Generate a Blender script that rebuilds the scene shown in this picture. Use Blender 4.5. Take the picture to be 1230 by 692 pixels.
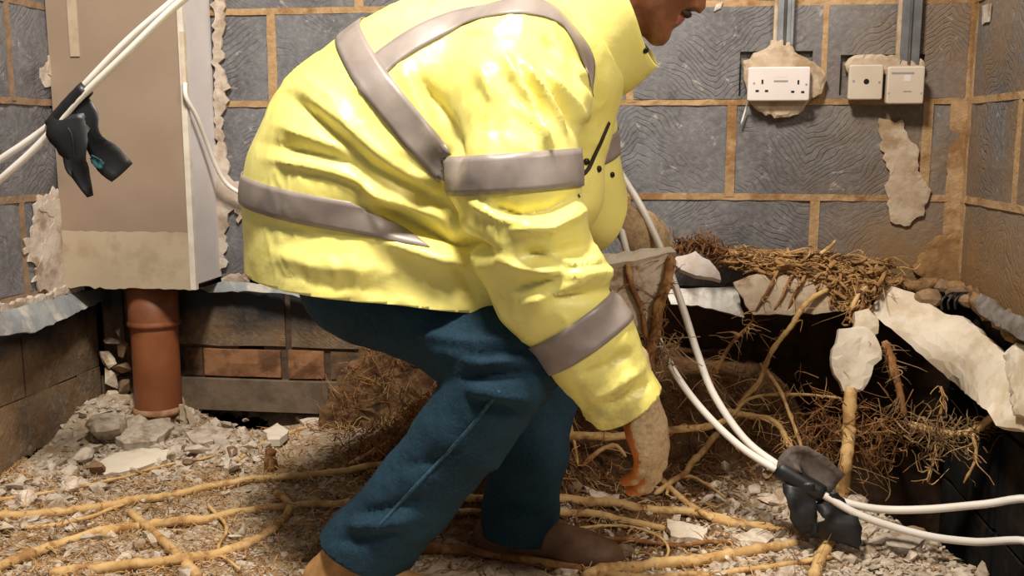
import bpy, bmesh, math, random
import numpy as np
from mathutils import Vector, Matrix, noise as mnoise
from mathutils.bvhtree import BVHTree
from mathutils.geometry import delaunay_2d_cdt

for o in list(bpy.data.objects): bpy.data.objects.remove(o)
SC = bpy.context.scene
COL = SC.collection
random.seed(7); RNG = np.random.default_rng(7)

# ------------------------------------------------------------------ camera, world, light, exposure
F = 1176.0; PSI = math.radians(7.4); TH = math.radians(8.8); CAM = np.array([0, 0, .80])
FW = np.array([-math.sin(PSI)*math.cos(TH), math.cos(PSI)*math.cos(TH), -math.sin(TH)])
RT = np.array([math.cos(PSI), math.sin(PSI), 0.0]); UP = np.cross(RT, FW)
cd = bpy.data.cameras.new('camera'); cam = bpy.data.objects.new('camera', cd); COL.objects.link(cam)
cd.sensor_fit = 'HORIZONTAL'; cd.sensor_width = 36; cd.lens = 36*F/1230; cd.clip_start = .05
M3 = Matrix((RT, UP, -FW)).transposed(); cam.matrix_world = Matrix.Translation(CAM) @ M3.to_4x4()
SC.camera = cam
SC.view_settings.view_transform = 'Standard'; SC.view_settings.look = 'None'
SC.view_settings.exposure = 0.0; SC.view_settings.gamma = 1; SC.view_settings.use_curve_mapping = False
W = bpy.data.worlds.new('room_ambience'); SC.world = W; W.use_nodes = True
W.node_tree.nodes['Background'].inputs[0].default_value = (1.0, .93, .86, 1)
W.node_tree.nodes['Background'].inputs[1].default_value = .20
def area_light(name, loc, target, size, power, color):
    l = bpy.data.lights.new(name, 'AREA'); l.size = size; l.energy = power; l.color = color
    o = bpy.data.objects.new(name, l); COL.objects.link(o); o.location = loc
    o.rotation_euler = (Vector(target)-Vector(loc)).to_track_quat('-Z', 'Y').to_euler()
    return o
area_light('work_lamp_key', (-.38, .95, 2.60), (-.30, 1.95, .3), .34, 88, (1.0, .92, .81))
area_light('fill_light_side', (1.35, .35, 2.0), (.1, 1.9, .2), .40, 31, (1.0, .89, .76))  # soft fill added from the right front, not a second work lamp

# ------------------------------------------------------------------ geometry helpers
def ray(px, py):
    return FW*F + RT*(px-615) - UP*(py-346)
def P(px, py, Y):            # point of the place seen at a photo position, Y metres out from the camera plane
    d = ray(px, py); return CAM + d*(Y/d[1])
def PXw(px, py, X):
    d = ray(px, py); return CAM + d*(X/d[0])
def proj(v):
    r = v-CAM; z = r@FW; return np.stack([615+F*(r@RT)/z, 346-F*(r@UP)/z], -1)
def mpp(px, py, Y):          # metres per photo pixel there
    return ((P(px, py, Y)-CAM)@FW)/F

def link(o): COL.objects.link(o); return o
def make(name, verts, faces, mat=None, parent=None, smooth=False, origin=True):
    verts = np.asarray(verts, float)
    c = np.zeros(3)
    if origin: c = (verts.min(0)+verts.max(0))/2; c[2] = verts[:, 2].min()
    me = bpy.data.meshes.new(name); me.from_pydata((verts-c).tolist(), [], [list(map(int, f)) for f in faces])
    me.validate(); me.update()
    for m in (mat if isinstance(mat, (list, tuple)) else [mat]):
        if m: me.materials.append(m)
    if smooth: me.polygons.foreach_set('use_smooth', [True]*len(me.polygons))
    o = link(bpy.data.objects.new(name, me)); o.location = c
    if parent: attach(o, parent)
    return o
def attach(o, parent):
    o.parent = parent; o.location = Vector(o.location)-world_loc(parent)
def world_loc(o):
    v = Vector(o.location)
    while o.parent: o = o.parent; v += Vector(o.location)
    return v
def empty(name, loc):
    o = link(bpy.data.objects.new(name, None)); o.location = loc; o.empty_display_size = .05; return o
def tag(o, label=None, cat=None, group=None, kind=None):
    if label: o['label'] = label
    if cat: o['category'] = cat
    if group: o['group'] = group
    if kind: o['kind'] = kind
    return o
class MB:                    # collects shapes into one mesh
    def __init__(s): s.v = []; s.f = []; s.n = 0
    def add(s, v, f):
        v = np.asarray(v, float); s.v.append(v); s.f += [[i+s.n for i in q] for q in f]; s.n += len(v); return s
    def box(s, lo, hi):
        x0, y0, z0 = lo; x1, y1, z1 = hi
        v = [(x0,y0,z0),(x1,y0,z0),(x1,y1,z0),(x0,y1,z0),(x0,y0,z1),(x1,y0,z1),(x1,y1,z1),(x0,y1,z1)]
        return s.add(v, [(0,3,2,1),(4,5,6,7),(0,1,5,4),(1,2,6,5),(2,3,7,6),(3,0,4,7)])
    def build(s, name, mat, parent=None, smooth=False, origin=True):
        return make(name, np.concatenate(s.v), s.f, mat, parent, smooth, origin)

def tube_mesh(path, radii, sides=8, cap=True):
    p = np.asarray(path, float); n = len(p); r = np.broadcast_to(np.asarray(radii, float), (n,))
    t = np.gradient(p, axis=0); t /= np.linalg.norm(t, axis=1)[:, None]+1e-12
    a = np.array([0, 0, 1.0]) if abs(t[0][2]) < .9 else np.array([1.0, 0, 0])
    u = np.cross(t[0], a); u /= np.linalg.norm(u); V = []
    th = np.arange(sides)*2*math.pi/sides
    for i in range(n):
        u = u-t[i]*(u@t[i]); u /= np.linalg.norm(u)+1e-12; w = np.cross(t[i], u)
        V.append(p[i]+r[i]*(np.cos(th)[:, None]*u+np.sin(th)[:, None]*w))
    V = np.concatenate(V); fs = []
    for i in range(n-1):
        for k in range(sides):
            k2 = (k+1) % sides
            fs.append((i*sides+k, i*sides+k2, (i+1)*sides+k2, (i+1)*sides+k))
    if cap:
        fs.append(tuple(range(sides))[::-1]); fs.append(tuple((n-1)*sides+k for k in range(sides)))
    return V, fs
def spline(pts, n):          # Catmull-Rom through pts
    p = np.asarray(pts, float)
    if len(p) == 2: return p[0]+(p[1]-p[0])*np.linspace(0, 1, n)[:, None]
    q = np.vstack([2*p[0]-p[1], p, 2*p[-1]-p[-2]]); out = []
    for s in np.linspace(0, len(p)-1-1e-9, n):
        i = int(s); t = s-i; a, b, c, d = q[i:i+4]
        out.append(.5*((2*b)+(-a+c)*t+(2*a-5*b+4*c-d)*t*t+(-a+3*b-3*c+d)*t**3))
    return np.array(out)
def nz(v, s=1.0): return mnoise.noise(Vector(v)*s)
def fbm(V, scale, octs=3):
    out = np.zeros(len(V)); a = 1.0; s = scale
    for _ in range(octs):
        out += a*np.array([mnoise.noise(Vector((x*s, y*s, z*s))) for x, y, z in V]); a *= .5; s *= 2.1
    return out

# ragged broken sheet: outline (3D points, roughly planar) roughened and given thickness
def slab_mesh(pts, thick, rag=.004, step=.015, bulge=.002, seed=0, nrm=None):
    p = np.asarray(pts, float); r = np.random.default_rng(seed)
    c = p.mean(0)
    if nrm is None:
        n = np.zeros(3)
        for i in range(len(p)): n += np.cross(p[i]-c, p[(i+1) % len(p)]-c)
        n /= np.linalg.norm(n)
    else: n = np.asarray(nrm, float)/np.linalg.norm(nrm)
    if n@(CAM-c) < 0: n = -n; p = p[::-1]
    out = []
    for i in range(len(p)):
        a, b = p[i], p[(i+1) % len(p)]; k = max(1, int(np.linalg.norm(b-a)/step))
        e = np.cross(n, b-a); e /= np.linalg.norm(e)+1e-9
        for j in range(k):
            q = a+(b-a)*j/k; out.append(q+e*r.normal(0, rag)*(1 if j else .5))
    out = np.array(out); m = len(out)
    ex = out[1]-out[0]; ex = ex-n*(ex@n); ex /= np.linalg.norm(ex); ey = np.cross(n, ex)
    uv = np.stack([(out-c)@ex, (out-c)@ey], -1); off = (out-c)@n
    lo, hi = uv.min(0), uv.max(0); st = max(step*.9, (hi-lo).max()/34); ins = []
    for a in np.arange(lo[0], hi[0], st):
        for b in np.arange(lo[1], hi[1], st):
            q = np.array([a, b])+r.uniform(-.3, .3, 2)*st
            x = False; k = m-1
            for l in range(m):
                if (uv[l, 1] > q[1]) != (uv[k, 1] > q[1]) and q[0] < (uv[k, 0]-uv[l, 0])*(q[1]-uv[l, 1])/(uv[k, 1]-uv[l, 1])+uv[l, 0]: x = not x
                k = l
            if x and np.min(np.linalg.norm(uv-q, axis=1)) > st*.55: ins.append(q)
    al = [Vector(q) for q in uv]+[Vector(q) for q in ins]
    vv, _, ff, ov, _, _ = delaunay_2d_cdt(al, [], [list(range(m))], 1, 1e-7)
    vv = np.array([q[:] for q in vv]); k = len(vv); edge = np.array([any(o_ < m for o_ in ov[i]) if ov[i] else False for i in range(k)])
    # height of each point above the mean plane follows the outline
    dd = np.linalg.norm(vv[:, None]-uv[None], axis=2); w = 1/(dd+1e-5)**2; hh = (w*off[None]).sum(1)/w.sum(1)
    Fp = c+vv[:, :1]*ex+vv[:, 1:]*ey+n*hh[:, None]
    rel = np.array([mnoise.noise(Vector((q[0]*45+seed, q[1]*45, seed*.7)))+.5*mnoise.noise(Vector((q[0]*120, q[1]*120, seed))) for q in vv])
    Fp = Fp+n*(thick*np.where(edge, .35, .5)+bulge*rel*1.2)[:, None]
    ob = [q for q in range(k) if edge[q]]
    B = c+vv[:, :1]*ex+vv[:, 1:]*ey+n*(hh-thick*.5)[:, None]
    V = np.vstack([Fp, B]); fs = []; cnt_ = {}
    for f in ff:
        a = vv[f[1]]-vv[f[0]]; b = vv[f[2]]-vv[f[0]]; f = list(f) if a[0]*b[1]-a[1]*b[0] > 0 else list(f)[::-1]
        fs.append(f); fs.append([q+k for q in f[::-1]])
        for q in range(len(f)): cnt_[f[q], f[(q+1) % len(f)]] = 1
    for (a, b) in cnt_:
        if (b, a) not in cnt_: fs.append([b, a, a+k, b+k])
    return V, fs
def slab(name, pts, thick, mat, parent=None, **k):
    v, f = slab_mesh(pts, thick, **k); return make(name, v, f, mat, parent)
def pxs(*a):                 # ((px,py,Y),...) -> points
    return [P(*q) for q in a]

# ------------------------------------------------------------------ materials
def new_mat(name):
    m = bpy.data.materials.new(name); m.use_nodes = True; nt = m.node_tree
    return m, nt, nt.nodes['Principled BSDF']
def N(nt, t, **k):
    n = nt.nodes.new(t)
    for a, b in k.items(): setattr(n, a, b)
    return n
def srgb(r, g, b):
    f = lambda c: ((c/255+.055)/1.055)**2.4 if c > 10 else c/255/12.92
    return (f(r), f(g), f(b), 1)
def mixc(nt, fac, a, b, blend='MIX'):
    m = N(nt, 'ShaderNodeMix', data_type='RGBA', blend_type=blend)
    for s, v in ((0, fac), (6, a), (7, b)):
        if isinstance(v, (int, float, tuple)): m.inputs[s].default_value = v
        else: nt.links.new(v, m.inputs[s])
    return m.outputs[2]
def ramp(nt, val, a, b, invert=False):
    r = N(nt, 'ShaderNodeMapRange'); r.clamp = True
    r.inputs[1].default_value = a; r.inputs[2].default_value = b
    r.inputs[3].default_value = 1.0 if invert else 0.0; r.inputs[4].default_value = 0.0 if invert else 1.0
    nt.links.new(val, r.inputs[0]); return r.outputs[0]
def noise_tex(nt, vec, scale, detail=4, rough=.55, dist=0):
    t = N(nt, 'ShaderNodeTexNoise'); t.inputs['Scale'].default_value = scale; t.inputs['Detail'].default_value = detail
    t.inputs['Roughness'].default_value = rough; t.inputs['Distortion'].default_value = dist
    if vec: nt.links.new(vec, t.inputs['Vector'])
    return t.outputs[0]
def mth(nt, op, a, b=None):
    m = N(nt, 'ShaderNodeMath', operation=op)
    for i, v in enumerate((a, b)):
        if v is None: continue
        if isinstance(v, (int, float)): m.inputs[i].default_value = v
        else: nt.links.new(v, m.inputs[i])
    return m.outputs[0]
def bump(nt, bs, h, strength, dist=.004):
    b = N(nt, 'ShaderNodeBump'); b.inputs['Strength'].default_value = strength; b.inputs['Distance'].default_value = dist
    nt.links.new(h, b.inputs['Height']); nt.links.new(b.outputs[0], bs.inputs['Normal'])
def simple(name, c1, c2, rough=.85, scale=40, bumps=.4, metal=0, lo=.4, hi=.65, c3=None, s3=9, rnd=0.0, spec=.3, bdist=.003):
    m, nt, bs = new_mat(name)
    pos = N(nt, 'ShaderNodeNewGeometry').outputs['Position']
    n1 = noise_tex(nt, pos, scale, 5)
    col = mixc(nt, ramp(nt, n1, lo, hi), c1, c2)
    if c3: col = mixc(nt, ramp(nt, noise_tex(nt, pos, s3, 5, .65), .5, .62), col, c3)
    if rnd:
        oi = N(nt, 'ShaderNodeObjectInfo').outputs['Random']
        v = N(nt, 'ShaderNodeHueSaturation'); nt.links.new(col, v.inputs['Color'])
        nt.links.new(mth(nt, 'ADD', mth(nt, 'MULTIPLY', oi, rnd*2), 1-rnd), v.inputs['Value']); col = v.outputs[0]
    nt.links.new(col, bs.inputs['Base Color']); bs.inputs['Roughness'].default_value = rough
    bs.inputs['Metallic'].default_value = metal; bs.inputs['Specular IOR Level'].default_value = spec
    if bumps: bump(nt, bs, noise_tex(nt, pos, scale*2.2, 5, .65), bumps, bdist)
    return m

def block_material(name, base, dark, rusty, tar=False, score=.30):
    m, nt, bs = new_mat(name); L = nt.links.new
    geo = N(nt, 'ShaderNodeNewGeometry').outputs['Position']
    obj = N(nt, 'ShaderNodeTexCoord').outputs['Object']
    oi = N(nt, 'ShaderNodeObjectInfo').outputs['Random']
    sx = N(nt, 'ShaderNodeSeparateXYZ'); L(obj, sx.inputs[0])
    wp = N(nt, 'ShaderNodeSeparateXYZ'); L(geo, wp.inputs[0])
    # combed keying: nested chevrons scored in the face of every block
    warp = noise_tex(nt, geo, 9, 2)
    along = mth(nt, 'ADD', sx.outputs[0], sx.outputs[1])
    sh = mth(nt, 'SUBTRACT', mth(nt, 'MULTIPLY', oi, .24), .12)
    ax = mth(nt, 'ABSOLUTE', mth(nt, 'SUBTRACT', along, sh))
    flip = mth(nt, 'SUBTRACT', mth(nt, 'MULTIPLY', mth(nt, 'GREATER_THAN', oi, .5), 2.0), 1.0)
    v = mth(nt, 'ADD', mth(nt, 'MULTIPLY', mth(nt, 'MULTIPLY', ax, .75), flip), mth(nt, 'ADD', sx.outputs[2], mth(nt, 'MULTIPLY', warp, .11)))
    wave = mth(nt, 'SINE', mth(nt, 'MULTIPLY', v, 2*math.pi/.0150))
    line = ramp(nt, wave, .55, .95)
    mask = ramp(nt, noise_tex(nt, geo, 6.5, 3, .6), .44, .60)
    line = mth(nt, 'MULTIPLY', line, mask)
    c = mixc(nt, ramp(nt, noise_tex(nt, geo, 5, 5, .6), .35, .68), base, dark)
    c = mixc(nt, mth(nt, 'MULTIPLY', ramp(nt, noise_tex(nt, geo, 14, 6, .7), .50, .68), .5), c, tuple(x*.5 for x in dark[:3])+(1,))
    c = mixc(nt, mth(nt, 'MULTIPLY', ramp(nt, wp.outputs[0], -.1, .7), .35), c, srgb(104, 92, 78))
    c = mixc(nt, mth(nt, 'MULTIPLY', ramp(nt, noise_tex(nt, geo, 70, 3), .45, .75), .35), c, srgb(150, 148, 146))
    c = mixc(nt, mth(nt, 'MULTIPLY', line, score), c, tuple(x*.28 for x in dark[:3])+(1,))
    # plaster splashes
    c = mixc(nt, mth(nt, 'MULTIPLY', ramp(nt, noise_tex(nt, geo, 26, 6, .7, .6), .62, .70), .75), c, srgb(178, 168, 158))
    # ochre mud wiped over the right hand corner
    mud = mth(nt, 'MULTIPLY', ramp(nt, wp.outputs[0], .30, .72), ramp(nt, noise_tex(nt, geo, 7, 4, .6), .36, .56))
    low = ramp(nt, mth(nt, 'ADD', wp.outputs[2], mth(nt, 'MULTIPLY', mth(nt, 'SUBTRACT', noise_tex(nt, geo, 9, 5, .65), .5), .35)), .50, .74, True)
    mud = mth(nt, 'MAXIMUM', mth(nt, 'MULTIPLY', mud, .50), mth(nt, 'MULTIPLY', mth(nt, 'MULTIPLY', ramp(nt, wp.outputs[0], .38, .58), low), .95))
    c = mixc(nt, mud, c, rusty)
    if tar:
        t = mth(nt, 'MULTIPLY', ramp(nt, mth(nt, 'ADD', wp.outputs[2], mth(nt, 'MULTIPLY', noise_tex(nt, geo, 8, 4), .16)), .36, .43), .95)
        c = mixc(nt, mth(nt, 'MULTIPLY', ramp(nt, noise_tex(nt, geo, 11, 5, .7), .40, .6), .8), c, srgb(124, 98, 70))
        c = mixc(nt, mth(nt, 'MULTIPLY', ramp(nt, noise_tex(nt, geo, 48, 6, .75, 1.2), .52, .62), .6), c, srgb(150, 124, 92))
        c = mixc(nt, t, c, srgb(26, 32, 40))
    L(c, bs.inputs['Base Color']); bs.inputs['Roughness'].default_value = .72; bs.inputs['Specular IOR Level'].default_value = .35
    h = mth(nt, 'SUBTRACT', noise_tex(nt, geo, 60, 5, .65), mth(nt, 'MULTIPLY', line, score*1.3))
    bump(nt, bs, h, .7, .004); return m

MAT = {}
MAT['block'] = block_material('concrete_block', srgb(116, 115, 118), srgb(88, 87, 90), srgb(134, 104, 68))
MAT['block_low'] = block_material('stained_block', srgb(122, 104, 84), srgb(94, 78, 60), srgb(120, 90, 62), True, .12)
MAT['core'] = simple('block_core', srgb(66, 64, 64), srgb(50, 48, 48))
MAT['mortar'] = simple('ochre_mortar', srgb(162, 130, 92), srgb(176, 146, 110), scale=50, bumps=.8, c3=srgb(136, 100, 64), s3=9)
MAT['mortar_grey'] = simple('grey_mortar', srgb(92, 76, 62), srgb(70, 58, 48), scale=50, bumps=.7)
MAT['plaster'] = simple('old_plaster', srgb(196, 184, 172), srgb(176, 160, 144), scale=24, bumps=.6, c3=srgb(150, 130, 110), s3=13)
MAT['plaster_tan'] = simple('tan_plaster', srgb(186, 168, 146), srgb(170, 148, 124), scale=24, bumps=.5, c3=srgb(150, 126, 98), s3=15)
MAT['plaster_white'] = simple('white_plaster', srgb(218, 206, 188), srgb(210, 196, 176), scale=16, bumps=.3, c3=srgb(196, 178, 152), s3=8)
MAT['board'] = simple('bare_plasterboard', srgb(154, 134, 116), srgb(147, 127, 109), scale=7, bumps=.08, rough=.9)
MAT['board_low'] = simple('skimmed_plasterboard', srgb(184, 168, 144), srgb(178, 160, 136), scale=9, bumps=.1, rough=.85, c3=srgb(168, 150, 126), s3=10)
MAT['skim'] = simple('grey_skim', srgb(212, 206, 208), srgb(204, 197, 197), scale=9, bumps=.1, rough=.85)
MAT['bead'] = simple('corner_bead', srgb(216, 208, 196), srgb(200, 190, 176), scale=30, bumps=.2)
MAT['clay'] = simple('clay_pipe', srgb(146, 88, 54), srgb(130, 75, 44), scale=9, bumps=.12, rough=.5, c3=srgb(114, 66, 40), s3=5, spec=.5)
MAT['brick'] = simple('orange_brick', srgb(160, 116, 82), srgb(140, 98, 66), scale=20, bumps=.7, c3=srgb(112, 78, 54), s3=12, rnd=.12)
MAT['brick_dirty'] = simple('soiled_brick', srgb(118, 88, 64), srgb(92, 72, 54), scale=20, bumps=.7, c3=srgb(70, 58, 48), s3=12, rnd=.12)
MAT['concrete'] = simple('foundation_concrete', srgb(120, 104, 86), srgb(98, 84, 70), scale=22, bumps=.7)
MAT['stone'] = simple('pale_rubble', srgb(210, 196, 178), srgb(182, 166, 148), scale=45, bumps=.6, c3=srgb(156, 134, 108), s3=25, rnd=.22)
MAT['stone_brown'] = simple('brown_rubble', srgb(146, 118, 90), srgb(112, 88, 66), scale=45, bumps=.6, rnd=.25)
MAT['membrane'] = simple('grey_membrane', srgb(144, 148, 150), srgb(124, 130, 134), scale=14, bumps=.15, rough=.45, c3=srgb(186, 180, 170), s3=10, spec=.5)
MAT['root'] = simple('rhizome_skin', srgb(208, 174, 120), srgb(190, 150, 94), scale=35, bumps=.35, rough=.65, c3=srgb(156, 114, 68), s3=22)
MAT['root_dark'] = simple('dark_root', srgb(138, 94, 54), srgb(108, 70, 40), scale=35, bumps=.5, c3=srgb(172, 130, 84), s3=20)
MAT['root_mat'] = simple('root_mat_brown', srgb(164, 126, 80), srgb(130, 96, 60), scale=30, bumps=.5, c3=srgb(98, 70, 44), s3=30)
MAT['mud'] = simple('ochre_mud_heap', srgb(146, 112, 74), srgb(116, 86, 56), scale=30, bumps=.9, c3=srgb(92, 70, 50), s3=18)
MAT['fibre'] = simple('root_fibre', srgb(196, 158, 108), srgb(156, 116, 72), scale=25, bumps=0)
MAT['fibre_mid'] = simple('dull_root_fibre', srgb(152, 122, 86), srgb(116, 88, 58), scale=25, bumps=0)
MAT['fibre_dark'] = simple('dark_fibre', srgb(124, 86, 52), srgb(92, 62, 38), scale=25, bumps=0)
MAT['cable'] = simple('white_pvc', srgb(236, 230, 222), srgb(226, 218, 208), scale=14, bumps=0, rough=.4, spec=.5)
MAT['tape'] = simple('black_pvc_tape', srgb(26, 26, 28), srgb(34, 35, 37), scale=20, bumps=.15, rough=.45, spec=.45)
MAT['tape_teal'] = simple('tape_inner', srgb(40, 84, 88), srgb(34, 60, 66), scale=20, bumps=.1, rough=.35)
MAT['tape_grey'] = simple('dusty_tape', srgb(108, 96, 88), srgb(76, 68, 64), scale=40, bumps=.2, rough=.6)
MAT['socket'] = simple('socket_plastic', srgb(216, 206, 202), srgb(210, 200, 194), scale=8, bumps=0, rough=.35, spec=.5)
MAT['socket_old'] = simple('aged_plastic', srgb(202, 188, 170), srgb(194, 178, 160), scale=8, bumps=0, rough=.4, spec=.5)
MAT['slot'] = simple('dark_slot', srgb(24, 20, 20), srgb(20, 16, 16), bumps=0)
MAT['label'] = simple('printed_grey', srgb(150, 142, 140), srgb(140, 132, 130), bumps=0)
MAT['steel'] = simple('galvanised_steel', srgb(150, 152, 154), srgb(126, 128, 132), scale=18, bumps=.1, rough=.42, metal=.75, spec=.5)
MAT['skin'] = simple('skin', srgb(138, 88, 60), srgb(122, 76, 50), scale=60, bumps=.1, rough=.5, bdist=.001)
MAT['lip'] = simple('lips', srgb(168, 100, 88), srgb(150, 88, 78), bumps=0, rough=.4)
MAT['hair'] = simple('grey_brown_hair', srgb(70, 58, 50), srgb(44, 36, 32), scale=120, bumps=.6)
MAT['eye'] = simple('eye_white', srgb(220, 214, 208), srgb(214, 208, 202), bumps=0, rough=.2)
MAT['iris'] = simple('iris_brown', srgb(60, 40, 26), srgb(50, 34, 22), bumps=0, rough=.2)
MAT['knit'] = simple('beige_knit', srgb(190, 164, 126), srgb(170, 142, 106), scale=160, bumps=.6, c3=srgb(150, 122, 90), s3=20)
MAT['palm'] = simple('orange_palm', srgb(188, 110, 48), srgb(168, 92, 40), scale=60, bumps=.5, rough=.6)
MAT['leather'] = simple('brown_leather', srgb(98, 70, 50), srgb(78, 54, 40), scale=30, bumps=.3, rough=.6)
MAT['leather_tan'] = simple('tan_leather', srgb(178, 136, 88), srgb(150, 110, 68), scale=30, bumps=.3, rough=.6)
MAT['sole'] = simple('boot_sole', srgb(46, 36, 30), srgb(34, 28, 24), bumps=.3)
MAT['reflect'] = simple('reflective_tape', srgb(150, 138, 130), srgb(136, 124, 118), scale=20, bumps=.12, rough=.42, spec=.6, bdist=.002)
MAT['snap'] = simple('dark_press_stud', srgb(52, 46, 34), srgb(44, 40, 30), bumps=0, rough=.35, metal=.5)
MAT['zip'] = simple('dark_zip', srgb(60, 56, 40), srgb(48, 44, 34), bumps=.3)

def jacket_material():
    m, nt, bs = new_mat('hi_vis_fabric'); pos = N(nt, 'ShaderNodeNewGeometry').outputs['Position']
    c = mixc(nt, ramp(nt, noise_tex(nt, pos, 6, 4), .35, .7), srgb(243, 233, 138), srgb(238, 224, 116))
    c = mixc(nt, mth(nt, 'MULTIPLY', ramp(nt, noise_tex(nt, pos, 38, 5, .7), .60, .74), .22), c, srgb(150, 128, 56))
    dv = N(nt, 'ShaderNodeVectorMath', operation='DISTANCE'); nt.links.new(pos, dv.inputs[0]); dv.inputs[1].default_value = tuple(P(752, 478, 1.50))
    grub = mth(nt, 'MULTIPLY', ramp(nt, dv.outputs['Value'], .04, .15, True), ramp(nt, noise_tex(nt, pos, 24, 5, .65), .42, .62))
    c = mixc(nt, mth(nt, 'MULTIPLY', grub, .55), c, srgb(150, 132, 84))
    nt.links.new(c, bs.inputs['Base Color']); bs.inputs['Roughness'].default_value = .42; bs.inputs['Specular IOR Level'].default_value = .45
    bs.inputs['Coat Weight'].default_value = .22; bs.inputs['Coat Roughness'].default_value = .38
    h = mth(nt, 'ADD', noise_tex(nt, pos, 17, 3, .5, .4), mth(nt, 'MULTIPLY', noise_tex(nt, pos, 420, 2), .02))
    bump(nt, bs, h, .28, .010); return m
def denim_material():
    m, nt, bs = new_mat('blue_denim'); pos = N(nt, 'ShaderNodeNewGeometry').outputs['Position']
    c = mixc(nt, ramp(nt, noise_tex(nt, pos, 7, 5), .35, .7), srgb(28, 54, 70), srgb(20, 40, 53))
    c = mixc(nt, mth(nt, 'MULTIPLY', ramp(nt, noise_tex(nt, pos, 300, 2), .4, .7), .3), c, srgb(50, 80, 96))
    nt.links.new(c, bs.inputs['Base Color']); bs.inputs['Roughness'].default_value = .85; bs.inputs['Specular IOR Level'].default_value = .2
    bump(nt, bs, noise_tex(nt, pos, 40, 5, .6, .6), .35, .008); return m
MAT['jacket'] = jacket_material(); MAT['denim'] = denim_material()

# ------------------------------------------------------------------ the walls
YW, XL, XR = 2.40, -1.417, .742
JZ = [.432, .657, .881, 1.106, 1.331]; H = .2145
HOLES = [(P(889, 62, YW), P(974, 119, YW)), (P(1010, 66, YW), P(1108, 118, YW))]
def chipped_box(w, h, d, seed):      # bevelled, slightly irregular block: front at y=0, depth d behind
    r = np.random.default_rng(seed); b = .004
    nx = max(2, int(w/.055)); nzv = max(2, int(h/.055)); V = []; fs = []
    for j in range(nzv+1):
        for i in range(nx+1):
            x = -w/2+w*i/nx; z = h*j/nzv; e = i in (0, nx) or j in (0, nzv)
            V.append((x*(1-(b/w if e else 0)), (b if e else 0)+r.normal(0, .0009), z+(r.normal(0, .0012) if e else 0)))
    n = len(V)
    for j in range(nzv):
        for i in range(nx):
            a = j*(nx+1)+i; fs.append((a, a+1, a+nx+2, a+nx+1))
    rim = [i for i in range(nx+1)]+[(j)*(nx+1)+nx for j in range(1, nzv+1)]+[nzv*(nx+1)+i for i in range(nx-1, -1, -1)]+[j*(nx+1) for j in range(nzv-1, 0, -1)]
    for k, q in enumerate(rim): V.append((V[q][0], d, V[q][2]))
    m = len(rim)
    for k in range(m): fs.append((rim[(k+1) % m], rim[k], n+k, n+(k+1) % m))
    return V, fs
BC = {}
def block(parent, a, b, z0, z1, wall, mat, name='block', seed=None, proud=0.0):
    w, h = b-a, z1-z0
    key = (round(w, 3), round(h, 3), wall, mat.name, random.randint(0, 2))
    if key not in BC:
        V, f = chipped_box(w, h, .09, hash(key[:2]) % 999+key[4])
        V = np.array(V)
        if wall == 'left': V = np.stack([-V[:, 1], V[:, 0], V[:, 2]], -1)
        if wall == 'right': V = np.stack([V[:, 1], -V[:, 0], V[:, 2]], -1)
        me = bpy.data.meshes.new(name); me.from_pydata(V.tolist(), [], f); me.materials.append(mat); BC[key] = me
    o = link(bpy.data.objects.new(name, BC[key]))
    c = (a+b)/2; j = random.uniform(-.0015, .0015)+proud
    loc = {'back': (c, YW-j, z0), 'left': (XL+j, c, z0), 'right': (XR-j, c, z0)}[wall]
    o.location = loc; attach(o, parent); return o
def holed_block(parent, a, b, z0, z1, hole, mat):
    x0, x1, h0, h1 = hole; m = MB()
    for lo, hi in (((a, z0), (x0, z1)), ((x1, z0), (b, z1)), ((x0, z0), (x1, h0)), ((x0, h1), (x1, z1))):
        if hi[0]-lo[0] > .002 and hi[1]-lo[1] > .002: m.box((lo[0], YW, lo[1]), (hi[0], YW+.09, hi[1]))
    m.box((x0-.004, YW+.013, h0-.004), (x1+.004, YW+.05, h1+.004)); return m.build('block', mat, parent)
def wall_shell(name, lo, hi):
    m = MB(); m.box(lo, hi); o = m.build(name, MAT['core']); o['kind'] = 'structure'; return o
wb = wall_shell('wall_back', (XL-.12, YW+.05, .42), (XR+.12, YW+.20, 1.34))
wl = wall_shell('wall_left', (XL-.20, 1.15, -.30), (XL-.05, YW+.20, 1.34))
wr = wall_shell('wall_right', (XR+.05, 1.15, -.60), (XR+.20, YW+.20, 1.34))
wlow = wall_shell('wall_footing', (XL-.12, YW+.20, -.60), (XR+.12, YW+.40, .43))
tag(wlow, kind='structure')
PITCH = .4445
def joints(phase, lo, hi):
    out = []; k = math.floor((lo-phase)/PITCH)
    while phase+k*PITCH < hi:
        x = phase+k*PITCH
        if x > lo+.02: out.append(x)
        k += 1
    return [lo]+[x for x in out if x < hi-.02]+[hi]
MW = .0135
mort = MB(); mortl = MB(); mortr = MB()
def lumpy_strip(m, a, b, z0, z1, wall):     # pointed mortar with a wavering face, recessed a little
    n = max(3, int(max(b-a, z1-z0)/.03)); V = []
    horiz = (b-a) > (z1-z0)
    for i in range(n+1):
        t = i/n
        for s in (0, 1, 2, 3):
            w = random.uniform(-.0015, .0015)
            dep = {0: .02, 1: .0012+w, 2: .0012+w, 3: .02}[s]
            if horiz: x, z = a+(b-a)*t, (z0-.001 if s < 2 else z1+.001)+w*.6
            else: z, x = z0+(z1-z0)*t, (a-.001 if s < 2 else b+.001)+w*.6
            V.append({'back': (x, YW+dep, z), 'left': (XL-dep, x, z), 'right': (XR+dep, x, z)}[wall])
    fs = []
    for i in range(n):
        for s in range(3): q = i*4+s; fs.append((q, q+1, q+5, q+4))
    m.add(V, fs)
def x_back(px, y): return P(px, y, YW)[0]
row_ph = [x_back(977, 290), x_back(878, 180), x_back(990, 70), x_back(878, -40)]
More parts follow.
